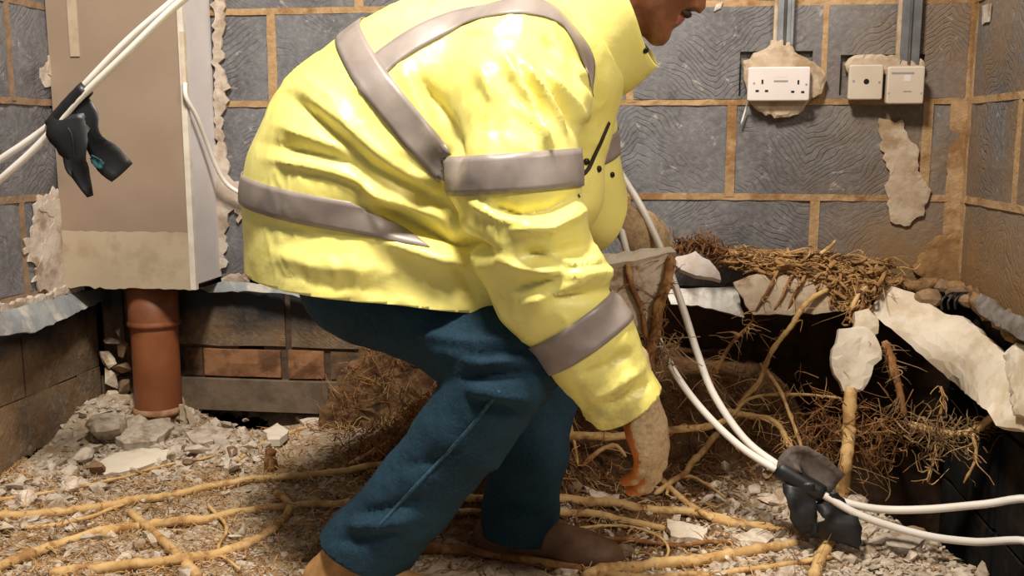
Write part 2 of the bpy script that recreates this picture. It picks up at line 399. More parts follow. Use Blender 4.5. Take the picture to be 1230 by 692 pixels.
for r in range(4):
    z0, z1 = JZ[r], JZ[r+1]
    xs = joints(row_ph[r], XL, XR)
    lumpy_strip(mort, XL, XR, z1-MW/2, z1+MW/2, 'back')
    for i in range(len(xs)-1):
        a, b = xs[i]+MW/2, xs[i+1]-MW/2
        hs = [h for h in HOLES if a < (h[0][0]+h[1][0])/2 < b] if r == 2 else []
        if hs:
            h = hs[0]
            holed_block(wb, a, b, z0+MW/2, z1-MW/2, (max(h[0][0], a+.004), min(h[1][0], b-.004), max(h[1][2], z0+MW), h[0][2]), MAT['block'])
        else: block(wb, a, b, z0+MW/2, z1-MW/2, 'back', MAT['block'])
        if i: lumpy_strip(mort, xs[i]-MW*.75, xs[i]+MW*.75, z0, z1, 'back')
lumpy_strip(mort, XR-.034, XR+.006, JZ[0], JZ[4], 'back')
mo = mort.build('mortar_joints', MAT['mortar'], wb)
for r in range(4):
    z0, z1 = JZ[r], JZ[r+1]
    ys = joints(2.105 if r % 2 == 0 else 2.327, 1.2, YW-.004)
    for i in range(len(ys)-1):
        block(wl, ys[i]+MW/2, ys[i+1]-MW/2, z0+MW/2, z1-MW/2, 'left', MAT['block'])
        if i: lumpy_strip(mortl, ys[i]-MW/2, ys[i]+MW/2, z0, z1, 'left')
    lumpy_strip(mortl, 1.2, YW, z1-MW/2, z1+MW/2, 'left')
    ys = joints(2.083 if r % 2 == 1 else 2.305, 1.2, YW-.006)
    if r % 2 == 0: ys = [y for y in ys if abs(y-2.305) > .01]
    for i in range(len(ys)-1):
        block(wr, ys[i]+MW/2, ys[i+1]-MW/2, z0+MW/2, z1-MW/2, 'right', MAT['block'])
        if i: lumpy_strip(mortr, ys[i]-MW/2, ys[i]+MW/2, z0, z1, 'right')
    lumpy_strip(mortr, 1.2, YW, z1-MW/2, z1+MW/2, 'right')
lumpy_strip(mortl, 1.2, YW, JZ[0]-.012, JZ[0]+.004, 'left')
for r in range(4): lumpy_strip(mortr, YW-.022, YW+.006, JZ[r], JZ[r+1], 'right')
mortl.build('mortar_joints', simple('pink_mortar', srgb(142, 116, 92), srgb(124, 102, 82), scale=50, bumps=.7), wl); mortr.build('mortar_joints', MAT['mortar'], wr)
# below the damp course: stained blocks, two courses of brick, a footing
XV = -.02                                           # right of here the wall is broken out into a void
mlow = MB()
zb = [.432, .245, .172, .095, -.05]
for a, b in joints(-.90, XL, XV)[:-1] and list(zip(joints(-.90, XL, XV)[:-1], joints(-.90, XL, XV)[1:])):
    block(wlow, a+MW/2, b-MW/2, .257, .424, 'back', MAT['block_low'])
bxs = [P(x, 455, YW)[0] for x in (150, 218, 244, 339, 345, 391, 395, 490, 590)]+[XV]
for i, (a, b) in enumerate(((0, 1), (1, 2), (2, 3), (4, 5), (6, 7), (7, 8), (8, 9))):
    block(wlow, bxs[a]+.002, bxs[b]-.002, .174, .247, 'back', MAT['brick'] if i in (2, 3) else MAT['brick_dirty'], 'brick', proud=.003 if i in (2, 3) else -.003)
fm = MB(); fm.box((XL, YW-.012, .085), (XV, YW+.08, .168)); fm.build('footing', MAT['concrete'], wlow)
mlow.box((XL, YW+.012, -.05), (-1.04, YW+.09, .424)); mlow.box((-.97, YW+.012, .085), (XV, YW+.09, .424))
mlow.build('mortar_bed', MAT['mortar_grey'], wlow)
MAT['crust'] = simple('rooty_dirt', srgb(128, 98, 66), srgb(96, 70, 46), scale=34, bumps=.9, rough=.95, c3=srgb(74, 54, 38), s3=16)
o = slab('dirt_crust', [P(x, y, YW-.016) for x, y in ((384, 506), (398, 478), (404, 452), (430, 432), (436, 410), (470, 396), (500, 376), (560, 368), (640, 366), (704, 370), (704, 540), (400, 540))], .030, MAT['crust'], wlow, seed=12, rag=.008, step=.018, bulge=.007, nrm=(0, -1, 0))
for a, b, z0, z1 in ((1.2, 1.62, .195, .42), (1.62, 2.07, .195, .42), (2.07, 2.395, .195, .42), (1.2, 1.83, -.03, .195), (1.83, 2.28, -.03, .195), (2.28, 2.395, -.03, .195)):
    block(wl, a+.002, b-.002, z0, z1-.003, 'left', MAT['block_low'])
MAT['earth'] = simple('damp_earth', srgb(84, 62, 44), srgb(56, 42, 30), scale=25, bumps=.9, rough=.95, c3=srgb(84, 62, 42), s3=16)
tar = simple('shaded_bitumen', srgb(26, 23, 20), srgb(18, 16, 14), scale=20, bumps=.5, c3=srgb(48, 36, 26), s3=12)  # bitumen, with the shade of the hole below the slab put into its black
for a, b in ((1.2, 1.6), (1.61, 2.05), (2.06, 2.40)):
    for z0, z1 in ((.21, .424), (-.01, .20), (-.23, -.02), (-.45, -.24)):
        block(wr, a, b, z0, z1, 'right', tar)
vm = MB(); vm.box((XV, YW+.16, -.6), (XR+.06, YW+.20, .43)); vm.build('earth_face', MAT['earth'], wlow)

# plaster left on the walls: ragged patches
def patch(parent, pts, mat, t=.007, wall='back', seed=0, rag=.005, off=0):
    if wall == 'back': p = [P(x, y, YW-t/2-off) for x, y in pts]; n = (0, -1, 0)
    elif wall == 'left': p = [PXw(x, y, XL+t/2+off) for x, y in pts]; n = (1, 0, 0)
    else: p = [PXw(x, y, XR-t/2-off) for x, y in pts]; n = (-1, 0, 0)
    return slab('plaster_patch', p, t, mat, parent, seed=seed, rag=rag, step=.010, nrm=n, bulge=.0012)
patch(wb, [(256, -40), (268, -40), (271, 30), (266, 60), (273, 100), (268, 150), (276, 215), (300, 226), (298, 256), (287, 268), (281, 250), (273, 262), (272, 320), (258, 330)], MAT['plaster'], .010, seed=1)
patch(wb, [(1056, 142), (1082, 144), (1090, 165), (1104, 180), (1102, 205), (1118, 228), (1108, 258), (1092, 272), (1070, 266), (1064, 230), (1068, 205), (1058, 180)], MAT['plaster_tan'], .008, seed=2, rag=.003)
patch(wb, [(893, 74), (905, 64), (920, 58), (926, 48), (950, 50), (954, 62), (968, 70), (986, 82), (992, 96), (986, 112), (974, 118), (968, 126), (958, 138), (930, 142), (910, 134), (900, 120), (894, 96)], MAT['plaster_tan'], .022, seed=3, rag=.002)
patch(wb, [(1014, 78), (1020, 70), (1040, 65), (1070, 66), (1110, 74), (1106, 90), (1020, 90)], MAT['plaster_tan'], .020, seed=4, rag=.002)
patch(wb, [(272, 330), (300, 328), (300, 340), (290, 345), (268, 342)], MAT['plaster'], .010, seed=41)
patch(wl, [(64, -40), (92, -40), (90, 40), (92, 100), (88, 160), (94, 225), (96, 300), (100, 345), (60, 352), (40, 340), (50, 300), (64, 262), (46, 250), (72, 236), (80, 205), (72, 160), (76, 112), (64, 92), (54, 82), (62, 60), (74, 44)], MAT['plaster'], .007, 'left', seed=5, rag=.006)
patch(wl, [(-30, 352), (0, 366), (30, 360), (60, 350), (98, 338), (100, 347), (60, 362), (30, 370), (0, 376), (-30, 382)], MAT['plaster'], .014, 'left', seed=6, rag=.004)
patch(wl, [(44, 236), (70, 226), (84, 262), (80, 310), (60, 330), (40, 318), (28, 300), (40, 270)], MAT['plaster'], .004, 'left', seed=7, rag=.007)
patch(wl, [(46, 80), (58, 72), (66, 86), (60, 104), (50, 100)], MAT['plaster'], .004, 'left', seed=8)
patch(wb, [(860, 4), (868, 2), (866, 12), (858, 14)], MAT['plaster'], .004, seed=9)
patch(wr, [(1180, 6), (1190, 4), (1188, 26), (1180, 30)], MAT['plaster'], .004, 'right', seed=10, rag=.002)
patch(wb, [(1120, 290), (1155, 275), (1162, 330), (1150, 345), (1112, 345), (1096, 320)], simple('ochre_mud', srgb(146, 112, 72), srgb(124, 92, 58), scale=28, bumps=.8), .012, seed=11)

# ------------------------------------------------------------------ the ground
def sm(x, a, b):
    t = np.clip((x-a)/(b-a), 0, 1); return t*t*(3-2*t)
def g2(x, y, cx, cy, sx, sy): return np.exp(-((x-cx)/sx)**2-((y-cy)/sy)**2)
def ground0(x, y):
    h = .085*np.clip(y-1.78, 0, None)
    h = h+.085*g2(x, y, -1.30, 2.33, .20, .18)+.025*g2(x, y, -1.36, 2.0, .15, .3)
    h = h+.15*g2(x, y, -.27, 2.12, .17, .13)+.20*sm(y, 2.02, 2.40)*sm(x, -.72, -.28)*(1-sm(x, -.2, .05))+.035*g2(x, y, -.05, 2.1, .25, .12)
    h = h+.19*sm(y, 2.14, 2.40)*sm(x, -.14, .06)*(1-sm(x, .46, .66))
    h = h+.09*sm(y, 2.2, 2.4)*sm(x, -.6, -.3)*(1-sm(x, -.1, .1))
    h = h-.42*sm(x+.55*(y-1.95), .56, .76)*sm(y, 1.62, 1.85)
    h = h-.05*g2(x, y, -1.02, 2.40, .10, .05)-.040*g2(x, y, -1.23, 2.28, .10, .10)
    return h
LX = np.arange(XL-.08, XR+.10, .006); LY = np.arange(.88, YW+.22, .006)
_gx, _gy = np.meshgrid(LX, LY); LH = ground0(_gx, _gy)
LH = (LH+np.array([[.010*nz((x*9, y*9, 0))+.006*nz((x*24, y*24, 3)) for x in LX] for y in LY])).tolist()
NLX, NLY = len(LX), len(LY)
def ground(x, y):
    u = min(max((x-LX0)/.006, 0), NLX-1.001); v = min(max((y-LY0)/.006, 0), NLY-1.001)
    i, j = int(u), int(v); u -= i; v -= j; a, b = LH[j], LH[j+1]
    return (a[i]*(1-u)+a[i+1]*u)*(1-v)+(b[i]*(1-u)+b[i+1]*u)*v
LX0, LY0 = float(LX[0]), float(LY[0])
xs = np.linspace(XL-.05, XR+.05, 330); ys = np.concatenate([np.linspace(.9, 1.5, 40)[:-1], np.linspace(1.5, YW+.18, 190)])
GX, GY = np.meshgrid(xs, ys); gv = np.stack([GX.ravel(), GY.ravel(), ground0(GX, GY).ravel()], -1)
gv[:, 2] += np.array([.010*nz((x*9, y*9, 0))+.006*nz((x*24, y*24, 3))+.003*nz((x*70, y*70, 5)) for x, y, z in gv])
nx = len(xs); gf = [(j*nx+i, j*nx+i+1, (j+1)*nx+i+1, (j+1)*nx+i) for j in range(len(ys)-1) for i in range(nx-1)]
def soil_amount(x, y):
    s = .95*g2(x, y, -.30, 2.10, .34, .20)+.95*g2(x, y, -.10, 1.88, .28, .16)+.9*g2(x, y, .0, 2.15, .26, .18)
    s = s+1.0*g2(x, y, -.42, 2.26, .24, .20)
    s = s+1.0*sm(y, 2.12, 2.24)*sm(x, -.6, -.3)+1.2*sm(x+.55*(y-1.95), .52, .64)*sm(y, 1.62, 1.85)
    return np.clip(s, 0, 1)
def floor_material():
    m, nt, bs = new_mat('rubble_ground'); L = nt.links.new
    pos = N(nt, 'ShaderNodeNewGeometry').outputs['Position']
    at = N(nt, 'ShaderNodeAttribute', attribute_name='soil').outputs['Fac']
    pale = mixc(nt, ramp(nt, noise_tex(nt, pos, 40, 6, .7), .38, .64), srgb(206, 190, 168), srgb(160, 138, 112))
    pale = mixc(nt, ramp(nt, noise_tex(nt, pos, 15, 5, .6), .48, .66), pale, srgb(166, 140, 106))
    brown = mixc(nt, ramp(nt, noise_tex(nt, pos, 60, 5, .7), .4, .65), srgb(118, 86, 58), srgb(74, 54, 38))
    f = ramp(nt, mth(nt, 'ADD', at, mth(nt, 'MULTIPLY', mth(nt, 'SUBTRACT', noise_tex(nt, pos, 22, 5, .7), .5), 1.1)), .30, .62)
    L(mixc(nt, f, pale, brown), bs.inputs['Base Color']); bs.inputs['Roughness'].default_value = .95
    bs.inputs['Specular IOR Level'].default_value = .15
    bump(nt, bs, noise_tex(nt, pos, 110, 6, .7), .9, .006); return m
fl = make('floor', gv, gf, floor_material(), smooth=True, origin=False); fl['kind'] = 'structure'
at = fl.data.attributes.new('soil', 'FLOAT', 'POINT'); at.data.foreach_set('value', soil_amount(gv[:, 0], gv[:, 1]).astype(np.float32))
def G(px, py, lift=0.0):     # the spot of ground seen at a photo position
    d = ray(px, py); d = d/d[1]
    Y = 1.2; dx, dz = float(d[0]), float(d[2])
    while Y < 2.56:
        if .8+dz*Y <= ground(dx*Y, Y)+lift: return CAM+d*Y
        Y += .004
    return CAM+d*2.4

# ------------------------------------------------------------------ pipe boxing, clay pipe
XB, YB = -1.072, 2.245
zbot = P(236, 348, YB)[2]
bx = empty('pipe_boxing', ((XL+XB)/2, YB, zbot)); tag(bx, 'tall plasterboard boxing in the left corner with a bare brown front and grey side', 'boxing')
m = MB(); m.box((XL+.004, YB, zbot+.125), (XB-.002, YB+.0125, 1.34)); m.build('front_panel', MAT['board'], bx)
m = MB(); nn = 26
front = [(XL+.006+(XB-XL-.008)*i/nn, YB-.002, zbot+random.uniform(-.004, .004)) for i in range(nn+1)]
V = [(x, y, z) for x, y, z in front]+[(x, y, zbot+.14+random.uniform(-.002, .002)) for x, y, z in front]+[(x, YB+.012, z) for x, y, z in front]
m.add(V, [(i, i+1, nn+2+i, nn+1+i) for i in range(nn)]+[(2*nn+2+i, 2*nn+3+i, i+1, i) for i in range(nn)])
m.build('lower_board', MAT['board_low'], bx)
m = MB(); m.box((XB-.012, YB+.0125, zbot+.012), (XB, YW, 1.34)); m.build('side_panel', MAT['skim'], bx)
m = MB(); m.box((XB-.010, YB-.004, zbot), (XB+.004, YB+.010, 1.34)); m.build('corner_bead', MAT['bead'], bx)
m = MB(); m.box((XB-.004, YB-.007, P(222, 120, YB)[2]), (XB+.006, YB+.004, P(222, 38, YB)[2])); m.build('loose_bead_strip', MAT['plaster_white'], bx, )
m = MB(); m.box((P(81, 5, YB)[0], YB-.003, P(85, 68, YB)[2]), (P(92, 5, YB)[0], YB, 1.34)); m.build('edge_tape', MAT['board_low'], bx)
m = MB(); m.box((XL+.006, YB+.012, zbot+.004), (XB-.012, YW-.005, zbot+.020)); m.build('base_board', simple('dark_timber', srgb(96, 74, 56), srgb(70, 52, 40)), bx)

pc = P(187, 420, 2.325); PR = .0585
zt, zp0 = zbot+.004, P(187, 512, 2.325)[2]-.05
zr = P(187, 388, 2.325)[2]; zr2 = P(187, 491, 2.325)[2]
cp = empty('drain_pipe', (pc[0], 2.325, zp0)); tag(cp, 'orange brown clay drain pipe rising from the rubble into the boxing', 'pipe')
def lathe(prof, c, n=40):
    V = []; k = len(prof)
    for r, z in prof:
        for i in range(n):
            a = 2*math.pi*i/n; V.append((c[0]+r*math.cos(a), c[1]+r*math.sin(a), z))
    return V, [(j*n+i, j*n+(i+1) % n, (j+1)*n+(i+1) % n, (j+1)*n+i) for j in range(k-1) for i in range(n)]
cc = (pc[0], 2.325)
v, f = lathe([(PR, zp0), (PR, zr2), (PR, zr-.03), (PR, zr)], cc); make('pipe', v, f, MAT['clay'], cp, True)
v, f = lathe([(PR+.001, zr-.006), (PR+.006, zr-.004), (PR+.008, zr+.002), (PR+.005, zr+.007), (PR+.004, zr+.012), (PR+.004, zt), (PR-.004, zt)], cc); make('socket_collar', v, f, MAT['clay'], cp, True)
v, f = lathe([(PR+.001, zr2-.008), (PR+.007, zr2-.006), (PR+.009, zr2), (PR+.006, zr2+.008), (PR+.001, zr2+.010)], cc); make('base_ring', v, f, simple('clay_ring_dusty', srgb(176, 140, 110), srgb(150, 100, 66)), cp, True)

# ------------------------------------------------------------------ damp course membrane
t = slab('damp_course_membrane', [PXw(-30, 392, XL+.055), PXw(0, 376, XL+.030), PXw(50, 362, XL+.022), PXw(98, 350, XL+.012), PXw(120, 347, XL+.008),
     PXw(121, 362, XL+.03), PXw(84, 380, XL+.05), PXw(46, 398, XL+.06), PXw(0, 403, XL+.06), PXw(-30, 420, XL+.065)], .004, MAT['membrane'], seed=21, rag=.0015, bulge=.002)
tag(t, 'torn grey damp course strip hanging off the left wall', 'membrane', 'damp course strips')
t = slab('damp_course_membrane', pxs((238, 346, 2.385), (270, 338, 2.385), (330, 342, 2.38), (400, 354, 2.37), (400, 366, 2.36), (345, 354, 2.36), (300, 350, 2.37), (250, 351, 2.375)), .004, MAT['membrane'], seed=22, rag=.001)
tag(t, 'grey damp course strip between the boxing and the yellow jacket', 'membrane', 'damp course strips')
t = slab('damp_course_membrane', pxs((800, 348, 2.385), (850, 346, 2.385), (885, 345, 2.38), (894, 382, 2.35), (864, 374, 2.34), (838, 367, 2.35), (806, 366, 2.36)), .004, simple('bright_membrane', srgb(196, 190, 180), srgb(180, 172, 162), rough=.4, spec=.5), seed=23, rag=.001)
tag(t, 'pale damp course flap beside the white cables at wall foot', 'membrane', 'damp course strips')

# ------------------------------------------------------------------ broken boards and plaster at the right
def dbl(seed): return seed
def onx(px, py, X): return PXw(px, py, X)
t = slab('plaster_slab', pxs((1048, 376, 2.31), (1063, 343, 2.33), (1078, 347, 2.32), (1100, 353, 2.30), (1138, 379, 2.25), (1160, 382, 2.22))+[onx(1186, 404, .715), onx(1214, 430, .722), onx(1234, 440, .724), onx(1262, 455, .726), onx(1262, 530, .700), onx(1227, 517, .690), onx(1200, 513, .672), onx(1189, 495, .664)]+pxs((1156, 468, 2.13), (1123, 440, 2.19), (1086, 407, 2.25)), .022, MAT['plaster_white'], seed=31, rag=.0012, bulge=.0004, step=.014)
tag(t, 'long broken white plaster slab sloping down at the right wall', 'plaster slab')
t = slab('plaster_slab', pxs((880, 340, 2.325), (900, 330, 2.33), (1010, 332, 2.33), (1012, 374, 2.30), (960, 377, 2.298), (905, 379, 2.298)), .012, MAT['plaster_tan'], seed=32, rag=.002, bulge=.001)
tag(t, 'pinkish plaster sheet standing under the brown root mat', 'plaster slab')
t = slab('plaster_chunk', pxs((1000, 420, 2.18), (1008, 396, 2.19), (1030, 392, 2.19), (1050, 402, 2.19), (1058, 432, 2.17), (1046, 452, 2.16), (1036, 470, 2.15), (1012, 470, 2.15), (998, 440, 2.17)), .03, MAT['plaster_white'], seed=33, rag=.004, bulge=.003)
tag(t, 'cream plaster lump caught on the thick upright rhizome', 'plaster chunk')
t = slab('plaster_chunk', pxs((1026, 376, 2.25), (1042, 372, 2.25), (1054, 384, 2.24), (1054, 402, 2.23), (1040, 408, 2.22), (1024, 398, 2.23)), .03, MAT['plaster_white'], seed=34, rag=.003, bulge=.003)
tag(t, 'small cream plaster lump at the top end of white slab', 'plaster chunk')
t = slab('plaster_chunk', [onx(1212, 432, .712), onx(1222, 416, .716), onx(1262, 424, .722), onx(1262, 512, .690), onx(1224, 500, .684)], .03, MAT['plaster_white'], seed=35, rag=.003)
tag(t, 'broken plaster end piece lying over the low end of white slab', 'plaster chunk')
t = slab('plaster_chunk', pxs((712, 318, 2.00), (735, 306, 2.02), (800, 301, 2.02), (812, 314, 2.015), (802, 345, 2.0), (792, 380, 1.985), (780, 408, 1.975), (752, 396, 1.975), (724, 360, 1.985)), .035, simple('grey_beige_plaster', srgb(200, 184, 164), srgb(178, 158, 136), scale=18, bumps=.6, c3=srgb(132, 102, 72), s3=14), seed=36, rag=.003, bulge=.002)
tag(t, 'wedge of plaster with roots held behind the white cables', 'plaster chunk')
t = slab('plaster_chunk', pxs((708, 316, 1.985), (722, 308, 2.0), (760, 304, 2.005), (806, 299, 2.01), (812, 306, 2.005), (770, 314, 1.99), (735, 320, 1.98)), .022, MAT['plaster_white'], seed=39, rag=.002)
tag(t, 'pale broken rim along top of the held plaster wedge', 'plaster chunk')
t = slab('plaster_chunk', pxs((802, 312, 2.20), (835, 304, 2.20), (852, 314, 2.20), (866, 338, 2.18), (845, 334, 2.17), (818, 326, 2.18)), .018, simple('bright_shard', srgb(226, 216, 210), srgb(214, 198, 184), bumps=.3), seed=37, rag=.002)
tag(t, 'bright pointed plaster shard left of the brown root mat', 'plaster chunk')
t = slab('mortar_strip', [onx(1172, 362, .700), onx(1182, 354, .715), onx(1206, 372, .712), onx(1262, 398, .712), onx(1262, 424, .700), onx(1222, 406, .698), onx(1196, 390, .695), onx(1178, 378, .695)], .02, simple('grey_board', srgb(122, 114, 108), srgb(98, 90, 84), scale=26, bumps=.5), seed=38, rag=.002)
tag(t, 'grey mortar strip lying along right wall above the white slab', 'mortar strip')
for i in range(3):
    x = 1132+i*8; p = spline([P(x, 372, 2.25), P(x-1, 362, 2.25), P(x+8, 353, 2.26), P(x+18, 352, 2.27)], 12)
    v, f = tube_mesh(p, .0028, 6); t = make('wire_tie', v, f, MAT['tape'], smooth=True)
    tag(t, ['leftmost dark wire loop behind the white plaster slab', 'middle dark wire loop behind the white plaster slab', 'rightmost dark wire loop behind the white plaster slab'][i], 'wire', 'wire loops behind the slab')
for i, (px, py, Y, r, lab) in enumerate(((1116, 358, 2.29, .022, 'dark grey rubble lump tucked behind the white slab top'), (1150, 352, 2.28, .016, 'brown rubble lump against the right corner of wall'), (1134, 345, 2.34, .018, 'ochre mud lump at the foot of the corner'), (1165, 362, 2.25, .016, 'grey rubble lump at start of the mortar strip'))):
    bm = bmesh.new(); bmesh.ops.create_icosphere(bm, subdivisions=2, radius=r)
    for v in bm.verts: v.co *= 1+.25*nz(v.co*60+Vector((i*7, 0, 0))); v.co.x *= 1.5
    me = bpy.data.meshes.new('rubble_lump'); bm.to_mesh(me); bm.free(); me.materials.append(MAT['stone_brown'])
    o = link(bpy.data.objects.new('rubble_lump', me)); o.location = P(px, py, Y); tag(o, lab, 'rubble')

# ------------------------------------------------------------------ electrical fittings on the back wall
def rounded_plate(x0, x1, z0, z1, yf, yb, r=.005, n=4):
    def ring(d, y):
        out = []
        for cx, cz, a0 in ((x1-r, z1-r, 0), (x0+r, z1-r, 90), (x0+r, z0+r, 180), (x1-r, z0+r, 270)):
            for k in range(n+1):
                a = math.radians(a0+90*k/n); rr = r-d
                out.append((cx+rr*math.cos(a), y, cz+rr*math.sin(a)))
        return out
    R = ring(0, yb)+ring(0, yf+.0025)+ring(.0015, yf+.0006)+ring(.003, yf); k = 4*(n+1)
    fs = [(j*k+(i+1) % k, j*k+i, (j+1)*k+i, (j+1)*k+(i+1) % k) for j in range(3) for i in range(k)]
    fs += [tuple(3*k+i for i in range(k))[::-1], tuple(range(k))]
    return R, fs
def pbox(m, px0, py0, px1, py1, Y, d=.0012):
    a, b = P(px0, py1, Y), P(px1, py0, Y); m.box((a[0], Y-d*.4, a[2]), (b[0], Y+d, b[2])); return m
YS = YW-.043
a, b = P(897.5, 121.5, YS), P(974, 80, YS)
so = empty('double_socket', ((a[0]+b[0])/2, YW-.02, a[2])); tag(so, 'white double wall socket in a plaster blob below the left conduit', 'socket')
v, f = rounded_plate(a[0], b[0], a[2], b[2], YS, YS+.011); make('face_plate', v, f, MAT['socket'], so)
v, f = rounded_plate(a[0]+.003, b[0]-.003, a[2]+.003, b[2]-.003, YS+.011, YW-.008); make('back_box', v, f, MAT['socket_old'], so)
for x, y, w, h in ((915.8, 98.3, 1.2, 2.6), (909.5, 109.3, 2.0, 1.3), (920.8, 109.3, 2.0, 1.3), (959, 98.8, 1.2, 2.6), (952.2, 110.3, 2.0, 1.3), (964.2, 110.6, 2.0, 1.3)):
    pbox(MB(), x-w, y-h, x+w, y+h, YS).build('pin_slot', MAT['slot'], so)
for x, y in ((905.8, 100.2), (968.6, 101.6)): pbox(MB(), x-1.2, y-1.2, x+1.2, y+1.2, YS).build('screw', MAT['label'], so)
pbox(MB(), 929.5, 96.3, 946.5, 98.6, YS).build('maker_mark', MAT['label'], so)
pbox(MB(), 931, 84, 946, 93, YS, .001).build('raised_panel', MAT['socket'], so)
YS2 = YW-.036
a, b = P(1018.5, 120, YS2), P(1062, 77.5, YS2)
so = empty('outlet_plate', ((a[0]+b[0])/2, YW-.02, a[2])); tag(so, 'cream square outlet plate with one round hole, beside the right conduit', 'outlet')
v, f = rounded_plate(a[0], b[0], a[2], b[2], YS2, YS2+.010); make('face_plate', v, f, MAT['socket_old'], so)
v, f = rounded_plate(a[0]+.003, b[0]-.002, a[2]+.003, b[2]-.003, YS2+.010, YW-.008); make('back_box', v, f, MAT['socket_old'], so)
h = P(1040.7, 98, YS2); V = [(h[0]+.0062*math.cos(t*math.pi/8), YS2-.0004, h[2]+.0062*math.sin(t*math.pi/8)) for t in range(16)]
V += [(x, YS2+.001, z) for x, y, z in V]
make('cable_hole', V, [tuple(range(16))[::-1]]+[((i+1) % 16, i, 16+i, 16+(i+1) % 16) for i in range(16)], MAT['slot'], so)
for x, y in ((1025.5, 97.5), (1056.3, 98.8)): pbox(MB(), x-1.3, y-1.3, x+1.3, y+1.3, YS2).build('screw', MAT['label'], so)
YS3 = YW-.046
a, b = P(1064.5, 125, YS3), P(1112, 79.5, YS3)
so = empty('switched_spur', ((a[0]+b[0])/2, YW-.02, a[2])); tag(so, 'thick cream fused spur box under the right conduit', 'spur box')
v, f = rounded_plate(a[0], b[0], a[2], b[2], YS3, YS3+.016); make('face_plate', v, f, MAT['socket_old'], so)
v, f = rounded_plate(a[0]+.002, b[0]-.003, a[2]+.003, b[2]-.003, YS3+.016, YW-.008); make('back_box', v, f, MAT['socket_old'], so)
pbox(MB(), 1071, 86.5, 1098, 89, YS3).build('maker_mark', MAT['label'], so)
pbox(MB(), 1086, 90, 1094, 98, YS3).build('fuse_carrier', MAT['socket'], so)
pbox(MB(), 1085, 109.2, 1095, 110.4, YS3).build('seam_line', MAT['label'], so)
for x, y in ((1067.5, 112), (1106.5, 112)): pbox(MB(), x-1, y-1, x+1, y+1, YS3).build('screw', MAT['label'], so)
def conduit(pxl, pxr, pyb, label, w):
    x0, x1 = P(pxl, 20, YW)[0], P(pxr, 20, YW)[0]; z0 = P(pxl, pyb, YW-.02)[2]; z1 = 1.34
    r = empty('cable_conduit', ((x0+x1)/2, YW-.02, z0)); tag(r, label, 'conduit', 'steel cable conduits above the sockets')
    y = YW-.004
    m = MB(); m.box((x0+.008, y-.016, z0), (x1-.002, y-.002, z1)); o = m.build('channel', MAT['steel'], r)
    m = MB(); m.box((x0, y-.010, z0), (x0+.008, y-.001, z1)); m.build('left_flange', MAT['plaster_tan'], r)
    m = MB(); m.box((x1-.006, y-.018, z0), (x1, y-.001, z1)); m.build('right_flange', MAT['steel'], r)
    v, f = tube_mesh([((x0+x1)/2+.003, y-.017, z0), ((x0+x1)/2+.003, y-.017, z1)], .0035, 8); make('centre_rib', v, f, MAT['steel'], r, True)
    return r
conduit(929, 952, 54, 'left steel conduit coming down into the double socket', .02)
conduit(1077, 1104, 77, 'right steel conduit coming down onto the spur box', .02)
v, f = tube_mesh(spline([P(899, 121, YW-.03), P(896, 130, YW-.012), P(890, 150, YW-.010)], 8), .0022, 6)
t = make('loose_wire', v, f, MAT['cable'], smooth=True); tag(t, 'short white wire end poking out under the double socket', 'wire')

# ------------------------------------------------------------------ white cables and black tape
def cable(pts, r, label, n=70, name='white_cable', group=None):
    p = spline(pts, n); v, f = tube_mesh(p, r, 10); o = make(name, v, f, MAT['cable'], smooth=True)
    tag(o, label, 'cable', group); return p
YC = 1.78
cable(pxs((262, -44, YC), (200, 8, YC), (150, 52, YC), (101, 103, YC), (82, 124, YC), (62, 148, YC), (30, 172, YC), (0, 192, YC), (-40, 222, YC), (-120, 276, YC)), .0068, 'upper left white cable of the taped pair, its upper strand', group='taped cables at the left')
cable(pxs((268, -36, YC-.01), (210, 8, YC-.012), (150, 66, YC-.014), (106, 108, YC-.014), (85, 130, YC-.014), (66, 153, YC-.014), (36, 184, YC-.014), (0, 216, YC-.014), (-40, 252, YC), (-120, 318, YC)), .0068, 'lower strand of the taped white cable pair at upper left', group='taped cables at the left')
cable(pxs((222, 100, 2.235), (224, 118, 2.23), (236, 140, 2.26), (248, 170, 2.30), (258, 196, 2.33), (270, 218, 2.35), (285, 230, 2.36), (302, 236, 2.36)), .0055, 'single white cable looping out of the boxing side behind the jacket', group=None)
c1 = cable(pxs((706, 168, 2.05), (722, 205, 2.05), (738, 245, 2.04), (752, 300, 2.03), (770, 365, 2.01), (788, 402, 1.99), (812, 450, 1.96), (846, 495, 1.93), (890, 537, 1.90), (936, 566, 1.87), (965, 580, 1.85), (995, 598, 1.84), (1040, 622, 1.83), (1110, 643, 1.82), (1170, 651, 1.82), (1245, 654, 1.81))+[np.array([.690, 1.60, P(1245, 654, 1.81)[2]-.01]), np.array([.712, 1.28, P(1245, 654, 1.81)[2]-.02])], .0075, 'white cable running low from the jacket front to right edge, lower one', 110)
c2 = cable(pxs((722, 165, 2.08), (740, 200, 2.07), (768, 245, 2.06), (790, 290, 2.05), (806, 330, 2.03), (822, 375, 2.01), (838, 425, 1.98), (858, 475, 1.95), (895, 528, 1.92), (938, 561, 1.885), (968, 577, 1.865), (1000, 598, 1.855), (1050, 611, 1.85), (1110, 612, 1.84), (1180, 606, 1.83), (1245, 601, 1.81))+[np.array([.700, 1.60, P(1245, 601, 1.81)[2]+.01]), np.array([.715, 1.28, P(1245, 601, 1.81)[2]+.02])], .0075, 'white cable curving past the hand to the right edge, upper one', 110)
